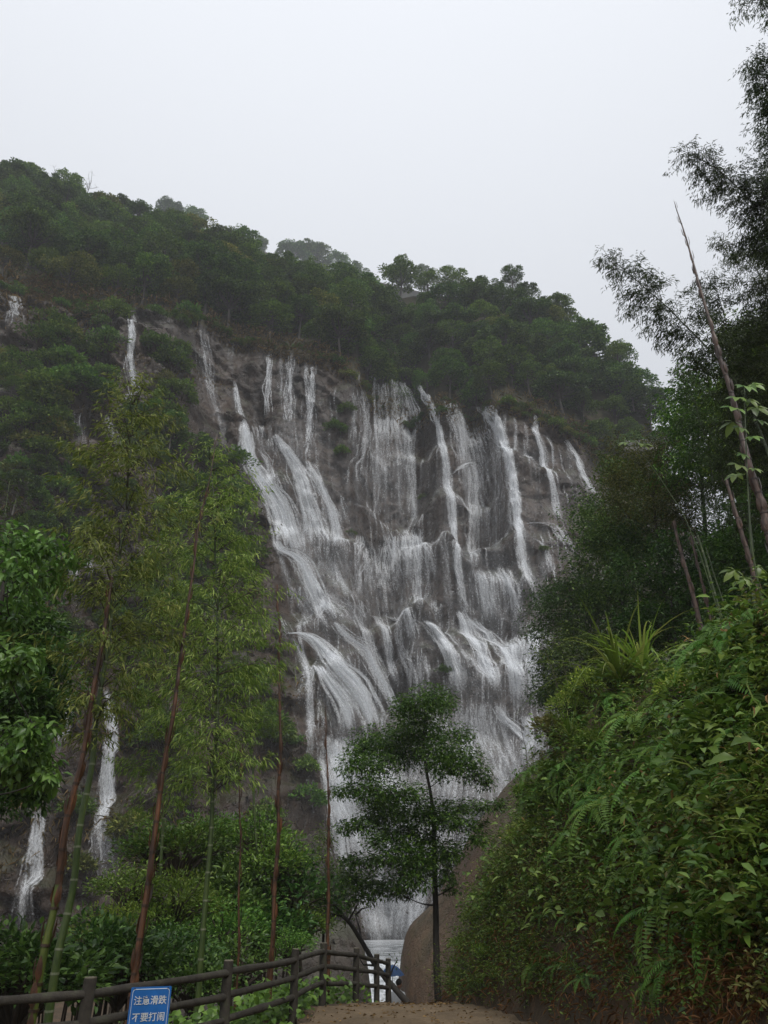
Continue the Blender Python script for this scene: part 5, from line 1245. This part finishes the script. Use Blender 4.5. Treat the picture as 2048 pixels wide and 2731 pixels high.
def slab(out_, inn, y0, y1):
    n = len(out_); V = []
    for y in (y0, y1):
        V += [(p[0], y, p[1]) for p in out_]
    mb_ = MB()
    if inn is None:
        V = np.array(V + [(0, y0, 0), (0, y1, 0)]); F = [[q, (q + 1) % n, 2 * n] for q in range(n)] + [[n + (q + 1) % n, n + q, 2 * n + 1] for q in range(n)]
        mb_.add(V, F); mb_.add(V, [[q, n + q, n + (q + 1) % n, (q + 1) % n] for q in range(n)])
    else:
        V = np.array(V + [(p[0], y, p[1]) for y in (y0, y1) for p in inn]); j = lambda a, q: a * n + q % n
        mb_.add(V, [[j(0, q), j(0, q + 1), j(2, q + 1), j(2, q)] for q in range(n)] + [[j(1, q + 1), j(1, q), j(3, q), j(3, q + 1)] for q in range(n)] + [[j(0, q), j(1, q), j(1, q + 1), j(0, q + 1)] for q in range(n)])
    return mb_
SW, SH = .195, .185
link('panel', slab(rrect(SW, SH, .012), None, -.004, .008).mesh('panel'), M_blue, so)
link('border', slab(rrect(SW - .016, SH - .016, .03), rrect(SW - .0205, SH - .0205, .026), -.0065, -.003).mesh('border'), M_white, so)
for bx_, bz_ in ((-.16, .172), (.16, .172)):
    link('screw', MB().tube([[bx_, -.0095, bz_], [bx_, -.003, bz_]], .006, 10).mesh('screw'), M_fence, so)
for txt, z in (('\u6ce8\u610f\u6ed1\u8dcc', .042), ('\u4e0d\u8981\u6253\u95f9', -.098)):
    cu = bpy.data.curves.new('lettering', 'FONT'); cu.body = txt; cu.size = .080; cu.align_x = 'CENTER'; cu.extrude = .0015; cu.offset = .0007; cu.space_character = .98
    to = bpy.data.objects.new('lettering', cu); col.objects.link(to)
    dg = bpy.context.evaluated_depsgraph_get(); me = bpy.data.meshes.new_from_object(to.evaluated_get(dg)); bpy.data.objects.remove(to)
    lo = link('lettering', me, None, so); me.materials.clear(); me.materials.append(M_white)
    lo.location = (0, -.0075, z); lo.rotation_euler = (math.pi / 2, 0, 0)

# ------------------------------------------------------------------ bank on the right: ferns, grass, weeds, saplings
def bank_frame(u, v):
    p = cast_g(u, v, 3.0, 26)
    if p is None: return None, None
    e = .15; nx = -(G(p[0] + e, p[1]) - G(p[0] - e, p[1])) / (2 * e); ny = -(G(p[0], p[1] + e) - G(p[0], p[1] - e)) / (2 * e)
    return p, unit(np.array([nx, ny, 1.0]))
def frond(Ln, n=20, wid=.17, lift=.5, sag=.9):
    """one fern frond along +x: a sagging midrib with paired pinnae"""
    tt = np.linspace(0, 1, n); rib = np.stack([Ln * tt * (1 - .12 * tt), 0 * tt, Ln * (lift * tt - sag * tt ** 2 * .8)], -1)
    T = unit(np.gradient(rib, axis=0)); P = []; D = []; Ls = []
    for s in (-1, 1):
        P.append(rib[2:]); D.append(np.array([0, s, 0]) + T[2:] * .35 + [0, 0, -.12]); Ls.append(wid * np.interp(tt[2:], [0, .12, .45, .8, 1], [.45, .85, 1, .6, .12]))
    N = np.cross(T[2:], [0, 1, 0]); N = np.where(N[:, 2:3] < 0, -N, N)
    return rib, np.concatenate(P), np.concatenate(D), np.concatenate([N, N]), np.concatenate(Ls)
def fern_meshes(nf, Ln, wid):
    fr_ = []
    for q in range(nf):
        a = q * 6.283 / nf + R.uniform(-.3, .3); M = np.array(Matrix.Rotation(a, 3, 'Z')); m_ = MB(); l = Ln * R.uniform(.7, 1.1)
        rib, P, D, N, Ls = frond(l, 24, wid * R.uniform(.85, 1.1), R.uniform(.35, .75), R.uniform(.7, 1.1))
        m_.tube(rib @ M.T, np.linspace(.005, .0015, len(rib)), 4, cap=False)
        m_.add(*leaves(P @ M.T, D @ M.T, N @ M.T, Ls, Ln * .034, fold=.05, droop=.12)); fr_.append(m_.mesh('frond'))
    return fr_
FERN = [fern_meshes(7, .62, .11), fern_meshes(8, .5, .085), fern_meshes(6, .75, .12)]
def fern(k, u, v, s, label, group=None, lean=.5):
    p, n = bank_frame(u, v)
    if p is None: return
    o = thing('fern', label, 'fern', p + n * (.22 if v < 2300 else .06), 0, group, s * 1.3)
    q = Vector((0, 0, 1)).rotation_difference(Vector(unit(n * lean + np.array([0, 0, 1]) * (1 - lean)))) @ Matrix.Rotation(R.uniform(0, 6.28), 3, 'Z').to_quaternion()
    o.rotation_euler = q.to_euler()
    for f in FERN[k]: link('frond', f, M_fern, o)
for k, u, v, s, lab in ((0, 1660, 2150, 1.25, 'large dark fern in the middle of the bank'), (0, 1735, 1935, 1.1, 'bright fern high on the bank below the grass tuft'), (2, 1800, 2060, .9, 'fern with long fronds hanging at the dark hollow'),
                        (2, 1870, 2300, .9, 'fern with two drooping fronds on the bare soil'), (2, 1790, 2420, .95, 'lowest fern pointing down on the dark bank'), (1, 1870, 1790, 1.1, 'light fern among the leaves near the bank top'),
                        (1, 1960, 1720, 1.1, 'fern at the bank top near the right edge'), (1, 1660, 1880, 1.0, 'fern below the tuft of long grass'), (0, 1960, 2390, .9, 'fern by the orange soil at the right edge'), (1, 1560, 2230, .9, 'small fern on the left flank of the bank'),
                        (1, 1900, 1960, 1.0, 'fern above the dark hollow near the right edge'), (1, 1740, 2250, .9, 'fern under the large dark one'), (1, 2010, 1850, 1.0, 'fern at the right edge under the saplings')):
    fern(k, u, v, s * 1.25, lab)
for _ in range(70):
    u = R.uniform(1420, 2060); v = R.uniform(np.interp(u, [1420, 1700, 2048], [2080, 1720, 1620]), 2620 if R.random() < .35 else 2150)
    fern(int(R.integers(0, 3)), u, v, R.uniform(.5, .95), 'small fern ' + ('near the crest of the bank' if v < 1900 else 'midway down the bank' if v < 2250 else 'low on the dark bank') + (' on its left shoulder' if u < 1650 else ' near the right edge' if u > 1880 else ' below the grass tufts'), 'small ferns on the bank')
# tufts of long grass
def grass_meshes(n, Ln, W_):
    m_ = MB(); V_ = []
    for _ in range(n):
        d = rdir(1, .35, 1)[0]; l = Ln * R.uniform(.5, 1.15); tt = np.linspace(0, 1, 8)
        C = d * l * tt[:, None] + np.array([0, 0, -1]) * (l * R.uniform(.2, .75) * tt[:, None] ** 2.4); s = unit(np.cross(d, [0, 0, 1])); w = W_ * np.interp(tt, [0, .3, 1], [.6, 1, .05])[:, None]
        A = C + s * w; B = C - s * w; i = np.arange(8) * 2
        m_.add(np.stack([A, B], 1).reshape(-1, 3), np.stack([i[:-1], i[:-1] + 1, i[1:] + 1, i[1:]], -1))
    return m_.mesh('blades')
GR = [grass_meshes(60, 1.25, .016), grass_meshes(40, .6, .008), grass_meshes(34, .8, .01)]
def tuft(k, u, v, s, label, group=None):
    p, n = bank_frame(u, v)
    if p is None: return
    o = tag(link('grass_tuft', GR[k], M_grass, None, p + n * (.3 if k == 0 else .05), R.uniform(0, 6.28), s), label, 'grass', group)
tuft(0, 1672, 1850, 1.8, 'tall tuft of long arching grass on the bank crest')
tuft(0, 1720, 1835, 1.5, 'long grass just right of the tallest tuft')
tuft(0, 1560, 1990, .9, 'long grass blades on the left shoulder of the bank')
tuft(2, 1570, 2170, .9, 'grass with one yellow blade on the left flank of the bank')
tuft(2, 1620, 1890, 1.2, 'grass tuft left of the tallest one')
for _ in range(44):
    u = R.uniform(1200, 2000); v = R.uniform(np.interp(u, [1200, 1400, 1700, 2048], [2400, 2140, 1780, 1700]), 2700)
    tuft(1, u, v, R.uniform(.4, .9), 'short grass tuft ' + ('near the crest of the bank' if v < 2000 else 'midway down the bank' if v < 2350 else 'at the foot of the bank') + (' beside the path end' if u < 1400 else ' near the right edge' if u > 1800 else ''), 'short grass tufts on the bank')
# leafy weeds: a mass of small plants over the slope
def bank_points(n, ulo, uhi, vtop, vbot, power=1.0, patchy=0):
    out_ = []
    for _ in range(n):
        u = R.uniform(ulo, uhi); t0 = np.interp(u, [1100, 1160, 1230, 1350, 1500, 1700, 2048], vtop)
        v = t0 + (vbot - t0) * R.random() ** power
        if patchy and vnoise(u / 70, v / 55, 77) < -.16: continue
        p, nn = bank_frame(u, v)
        if p is not None and p[0] > x_bank(p[1]) - .1: out_.append((p, nn, u, v))
    return out_
def weeds(name, label, pts, nl, spread, lift, Ls, Wd, mt, kind='lance', cat='plants', droop=.2, zdir=(-.5, .7)):
    m_ = MB()
    for p, nn, u, v in pts:
        n = int(nl * R.uniform(.5, 1.4)); h = lift * R.uniform(.2, 1.0)
        q = p + nn * R.uniform(0, h, (n, 1)) + R.normal(0, spread, (n, 3)) * [1, 1, .8]
        m_.add(*leaves(q, rdir(n, *zdir) + nn * .35 + [0, -.25, -.1], rdir(n, .1, 1) + nn * .5 + [0, 0, .6], Ls * R.uniform(.5, 1.3, n), Wd * R.uniform(.6, 1.3, n), kind=kind, droop=droop))
    return tag(link(name, m_.mesh(name), mt), label, cat, kind='stuff')
VT = [2640, 2480, 2330, 2110, 1905, 1720, 1600]
weeds('bank_weeds', 'dense small leaved weeds covering the upper bank', bank_points(1500, 1190, 2130, VT, 2420, 1.15, 1), 26, .13, .5, .075, .03, M_cover)
weeds('bank_weeds', 'broad leaved plants scattered through the upper bank', bank_points(620, 1250, 2130, VT, 2450, 1.1), 14, .14, .65, .125, .06, M_bush, 'broad')
weeds('bank_weeds', 'sparse green weeds on the dark lower bank', bank_points(700, 1200, 2130, [2640, 2500, 2400, 2250, 2200, 2150, 2100], 2700, 1.0, 1), 16, .10, .28, .065, .026, M_cover)
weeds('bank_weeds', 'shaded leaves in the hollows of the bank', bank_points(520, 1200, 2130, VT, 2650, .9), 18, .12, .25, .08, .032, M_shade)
weeds('bank_weeds', 'long arching blades scattered over the upper bank', bank_points(240, 1300, 2130, VT, 2350, 1.0), 7, .10, .35, .36, .022, M_grass, 'broad', 'plants', .5, (-.1, .9))
weeds('bank_weeds', 'largest pale leaves standing out of the bank', bank_points(150, 1350, 2130, VT, 2500, 1.0), 6, .13, .6, .19, .085, M_broad, 'broad', 'plants', .3, (-.5, .4))
weeds('bank_straw', 'withered brown leaves caught among the upper plants', bank_points(160, 1300, 2130, VT, 2250, 1.0), 6, .12, .5, .11, .03, M_deadleaf, 'broad', 'litter', .4, (-.9, .2))
weeds('bank_straw', 'dead brown stalks and leaves hanging on the bank', bank_points(800, 1180, 2060, [2640, 2520, 2400, 2250, 2150, 2100, 2050], 2725, .8), 10, .09, .16, .14, .012, M_deadleaf, 'lance', 'litter', .3, (-.9, .3))
weeds('bank_weeds', 'feathery leaves overhanging the left flank of the bank', bank_points(700, 1190, 1500, VT, 2640, .9), 24, .15, .45, .08, .024, M_bamleaf2)
# leafy shrubs that make the uneven outline of the bank
BS = [(bush_meshes(.42, 30, 26, .085, .034, .8), M_cover), (bush_meshes(.40, 24, 20, .12, .05, .8, 'broad'), M_bush), (bush_meshes(.45, 28, 26, .09, .024, .9), M_grass)]
for i, (u, v, s, k) in enumerate([(1180, 2610, .5, 0), (1205, 2590, .6, 2), (1420, 2140, .8, 0), (1440, 2060, 1.0, 1), (1490, 1980, 1.1, 0), (1530, 1920, 1.1, 2), (1580, 1870, 1.2, 0), (1630, 1830, 1.1, 1), (1750, 1760, 1.1, 0), (1800, 1720, 1.2, 1), (1850, 1680, 1.2, 0), (1910, 1660, 1.2, 2),
                                  (1970, 1640, 1.2, 1), (2030, 1620, 1.2, 0), (1500, 2100, .9, 1), (1600, 2020, .9, 0), (1700, 1980, .8, 1), (1840, 1880, .9, 0), (1950, 1830, .9, 1), (1900, 2060, .8, 0), (2000, 2000, .9, 1), (1420, 2260, .8, 2), (1350, 2400, .8, 0), (1270, 2470, .6, 0), (1235, 2540, .6, 2), (1300, 2560, .5, 0), (1900, 2500, .5, 1), (1980, 2560, .6, 1), (1540, 2300, .6, 0)]):
    p, n = bank_frame(u, v)
    if p is None: continue
    (sm, fm), mt = BS[k]
    o = thing('bank_shrub', ['small leaved', 'broad leaved', 'narrow leaved'][k] + ' shrub ' + ('on the crest of the bank' if v < 1850 else 'on the upper slope of the bank' if v < 2100 else 'halfway down the bank' if v < 2400 else 'near the foot of the bank') + (' beside the boulder' if u < 1400 else ' by the grass tufts' if u < 1760 else ' toward the right edge'), 'shrub', p + n * (.0 if v < 1850 else .08), R.uniform(0, 6.28), 'leafy shrubs on the bank', s * (.8 if v < 1850 else 1.05))
    link('stem', sm, M_twig, o); link('foliage', fm, mt, o)
# fallen leaves on the path
n = 1300; y = R.uniform(10, 22, n); x = R.uniform(-2.2, 2.6, n); k = (x > x_left(y) + .1) & (x < x_bank(y) + .3); x, y = x[k], y[k]
lm = MB(); lm.add(*leaves(np.stack([x, y, G(x, y) + .03], -1), rdir(len(x), -.1, .25), rdir(len(x), .5, 1), R.uniform(.04, .11, len(x)), R.uniform(.015, .04, len(x)), fold=.3))
tag(link('leaf_litter', lm.mesh('leaf_litter'), M_deadleaf), 'dry fallen leaves scattered over the path', 'litter', kind='stuff')
# maple-leaved sapling at the right edge, close to the camera
def palmate(m_, p, d, nrm_, s):
    d = unit(d); sd = unit(np.cross(d, nrm_)); n = 5
    an = np.radians([-85, -42, 0, 42, 85]); ln = np.array([.55, .85, 1.0, .85, .55]) * s
    D = np.array([d * math.cos(a) + sd * math.sin(a) for a in an])
    m_.add(*leaves(np.repeat(p[None], 5, 0), D, np.repeat(np.asarray(nrm_)[None], 5, 0), ln, ln * .42, fold=.08, droop=.15, kind='broad'))
def sapling(label, pts, Y, r, leaf_pts, s, mt=M_broad):
    Q, S = px_line(pts, Y, .05); g0 = to_ground(pts, Y); Q = np.vstack([g0, Q]); o = thing('sapling', label, 'sapling', g0)
    Q = Q - g0; link('stem', MB().tube(Q, np.linspace(r, r * .4, len(Q)), 6).mesh('stem', True), M_culm, o)
    for u, v, k in leaf_pts:
        p = at(u, v, Y + R.uniform(-.12, .12)) - g0; j = int(np.argmin(np.linalg.norm(Q - p, axis=1))); m_ = MB(); d = p - Q[j]; d[2] *= .4
        if np.linalg.norm(d) < .02: d = rdir(1, -.2, .2)[0]
        m_.tube([Q[j], p], [.003, .002], 4, cap=False)
        palmate(m_, p, d + [0, -.1, -.15], unit(np.array([R.uniform(-.4, .4), -.7, .7])), s * k)
        link('leaf', m_.mesh('leaf'), mt, o)
sapling('sapling with lobed bright leaves at the right edge', [(2058, 1730), (2030, 1600), (2003, 1450), (1993, 1280), (1988, 1150), (1985, 1035)], float(cast_g(2040, 1740)[1]) - .2, .014,
        [(1985, 1030, 1), (2005, 1025, .8), (1965, 1060, .9), (2010, 1085, 1.1), (1960, 1090, 1.1), (1995, 1065, .8), (2020, 1120, .9), (1955, 1125, 1), (1975, 1140, .8), (2005, 1165, .7), (1970, 1240, .9), (1962, 1265, .8), (1980, 1210, .6), (2010, 1250, .6), (1960, 1520, .9), (1985, 1540, .7), (2020, 1510, .8)], .22)
sapling('thin leaning stem tipped with one lobed green leaf', [(1935, 1690), (1905, 1600), (1868, 1480), (1822, 1370), (1760, 1275), (1700, 1195)], float(cast_g(1935, 1720)[1]) - .2, .013, [(1700, 1182, 1.3), (1668, 1180, .7), (1720, 1185, .7)], .26)
# bare twigs above the left shoulder of the bank
for k, (u, v, u2, v2) in enumerate(((1408, 2080, 1385, 1920), (1420, 2060, 1412, 1980), (1500, 1900, 1450, 1720), (1515, 1880, 1500, 1760))):
    g_ = at(u, v, 18.5); tw_ = tag(link('bare_twig', MB().tube([g_ * 0 + [0, 0, -.4], (at((u + u2) / 2 + 6, (v + v2) / 2, 18.5) - g_), at(u2, v2, 18.5) - g_], [.012, .009, .004], 5).mesh('bare_twig'), M_twig, None, g_), ['longest bare twig sticking up left of the bank', 'short bare twig beside the longest one', 'bare twig under the feathery tree at the right of the falls', 'second bare twig under the feathery tree'][k], 'twig')

# ------------------------------------------------------------------ person with a blue umbrella beyond the crest
def ell(mb_, c, r, nu=14, nv=10):
    a = np.linspace(0, 2 * math.pi, nu, endpoint=False); b_ = np.linspace(-math.pi / 2, math.pi / 2, nv)
    V = np.stack([np.cos(b_)[:, None] * np.cos(a) * r[0] + c[0], np.cos(b_)[:, None] * np.sin(a) * r[1] + c[1], np.sin(b_)[:, None] * np.ones(nu) * r[2] + c[2]], -1)
    i = np.arange(nu * nv).reshape(nv, nu); j = np.roll(i, -1, 1)
    mb_.add(V.reshape(-1, 3), np.stack([i[:-1], j[:-1], j[1:], i[1:]], -1).reshape(-1, 4))
def skin_body(name, verts, edges, radii, mtl, parent, root=0):
    me = bpy.data.meshes.new(name); me.from_pydata([tuple(v) for v in verts], edges, []); ob = link(name, me, mtl, parent)
    sk = ob.modifiers.new('skin', 'SKIN'); sv = me.skin_vertices[0].data
    for q, r in enumerate(radii): sv[q].radius = (r, r) if np.isscalar(r) else r
    sv[root].use_root = True
    su = ob.modifiers.new('subd', 'SUBSURF'); su.levels = 2; su.render_levels = 2
    dg = bpy.context.evaluated_depsgraph_get(); m2 = bpy.data.meshes.new_from_object(ob.evaluated_get(dg)); ob.modifiers.clear(); ob.data = m2
    if not m2.materials: m2.materials.append(mtl)
    for f_ in m2.polygons: f_.use_smooth = True
    return ob
M_skin = flat('skin', (.36, .2, .13), .5); M_shirt = flat('white_shirt', (.72, .74, .76), .8); M_trou = flat('dark_trousers', (.03, .03, .04), .8); M_hair = flat('black_hair', (.012, .011, .010), .5)
pg = at(1060, 2672, 26.0); pz = float(G(pg[0], pg[1])); head_z = at(1055, 2613, 26.0)[2]
Hh = head_z - pz                                                   # standing height that fits the picture
k_ = Hh / 1.68
po = thing('person', 'person in a white shirt looking down under a blue umbrella', 'person', (pg[0], pg[1], pz), rad(150))
po.scale = (k_,) * 3
V = [(0, 0, .90), (0, .0, 1.12), (0, -.01, 1.30), (0, -.03, 1.40), (0, -.07, 1.47),            # 0 pelvis 1 waist 2 chest 3 neck base 4 neck
     (.19, -.01, 1.34), (.24, -.08, 1.10), (.14, -.28, 1.12), (.06, -.33, 1.16),               # 5-8 right arm folded up to the handle
     (-.19, -.01, 1.34), (-.25, -.02, 1.08), (-.22, -.14, .88), (-.21, -.17, .82),             # 9-12 left arm
     (.09, .0, .86), (.10, -.02, .48), (.10, .02, .10), (.10, -.12, .03),                      # 13-16 legs
     (-.09, .0, .86), (-.10, -.04, .48), (-.10, .0, .10), (-.10, -.14, .03)]
E = [(0, 1), (1, 2), (2, 3), (3, 4), (2, 5), (5, 6), (6, 7), (7, 8), (2, 9), (9, 10), (10, 11), (11, 12), (0, 13), (13, 14), (14, 15), (15, 16), (0, 17), (17, 18), (18, 19), (19, 20)]
rr_ = [(.15, .11), (.145, .10), (.17, .11), (.09, .08), (.055, .055), .065, .05, .042, .034, .065, .05, .042, .034, .088, .062, .045, .04, .088, .062, .045, .04]
body = skin_body('body', V, E, rr_, M_trou, po)
# shirt covers everything above the hips except the hands and neck
body.data.materials.append(M_shirt); body.data.materials.append(M_skin)
for f_ in body.data.polygons:
    c = f_.center
    if c.z > 1.44 or (c.z < .88 and abs(c.x) > .17) or (c.y < -.26 and c.z > 1.0): f_.material_index = 2
    elif c.z > .92 or abs(c.x) > .19: f_.material_index = 1
hm = MB(); ell(hm, (0, -.11, 1.575), (.075, .095, .115)); ell(hm, (0, -.205, 1.555), (.014, .02, .024), 8, 6)
for s in (-1, 1): ell(hm, (s * .077, -.10, 1.565), (.012, .022, .032), 8, 6)
hd = link('head', hm.mesh('head', True), M_skin, po)
em = MB()
for s in (-1, 1): ell(em, (s * .03, -.195, 1.58), (.011, .008, .006), 8, 6)
ell(em, (0, -.198, 1.515), (.024, .008, .006), 8, 6); link('face', em.mesh('face', True), M_hair, hd)
hh = MB(); ell(hh, (0, -.085, 1.615), (.084, .098, .092)); link('hair', hh.mesh('hair', True), M_hair, po)
for s, c in ((1, (.05, -.345, 1.18)), (-1, (-.205, -.19, .79))):
    hn = MB(); ell(hn, c, (.032, .018, .042), 10, 8)
    for q in range(4): hn.tube([np.array(c) + [(-.022 + q * .015), -.008, .02 * -s], np.array(c) + [(-.024 + q * .016), -.03, -.045 + .006 * q], np.array(c) + [(-.022 + q * .015), -.012, -.075 + .012 * abs(q - 1)]], [.008, .0078, .006], 6)
    hn.tube([np.array(c) + [.03 * s, 0, .01], np.array(c) + [.05 * s, -.02, -.02], np.array(c) + [.045 * s, -.03, -.045]], [.010, .009, .007], 6)
    link('hand', hn.mesh('hand', True), M_skin, po)
ub = at(1046, 2602, 26.2); ut = at(1046, 2573, 26.2)
um = thing('umbrella', 'open blue umbrella held over the person beyond the crest', 'umbrella', ub)
n8, rings = 8, 7; Ru = .36; hu = ut[2] - ub[2]
a = np.arange(n8 * 4) * 2 * math.pi / (n8 * 4); prof = np.linspace(0, 1, rings)
sc8 = 1 - .06 * (1 - np.abs(np.cos(a * n8 / 2)))
VV = np.array([[Ru * p * math.cos(q) * (1 - (1 - s8) * p), Ru * p * math.sin(q) * (1 - (1 - s8) * p), hu * (1 - p ** 2) + (1 - s8) * p * .3] for p in prof for q, s8 in zip(a, sc8)])
i = np.arange(rings * n8 * 4).reshape(rings, -1); j = np.roll(i, -1, 1)
cm_ = mesh_np('canopy', VV, np.stack([i[:-1], j[:-1], j[1:], i[1:]], -1).reshape(-1, 4), True)
link('canopy', cm_, flat('umbrella_blue', (.03, .10, .26), .6), um)
link('shaft', MB().tube([[0, 0, hu + .03], [.02, 0, -.55]], .008, 6).mesh('shaft'), M_fence, um)
for q in range(8):
    an = q * math.pi / 4; link('rib', MB().tube([[0, 0, hu - .02], [Ru * .55 * math.cos(an), Ru * .55 * math.sin(an), hu * .66], [Ru * .97 * math.cos(an), Ru * .97 * math.sin(an), .03]], .004, 4).mesh('rib'), M_fence, um)

# ------------------------------------------------------------------ haze
hz, t, b, out = mat('haze')
t.nodes.remove(b)
pv = t.nodes.new('ShaderNodeVolumePrincipled')
pv.inputs['Color'].default_value = (.92, .95, 1.0, 1)
pv.inputs['Density'].default_value = 0.00048
t.links.new(pv.outputs[0], out.inputs['Volume'])
tag(link('haze', MB().box((0, 320, 160), (420, 420, 180)).mesh('haze'), hz), kind='stuff')
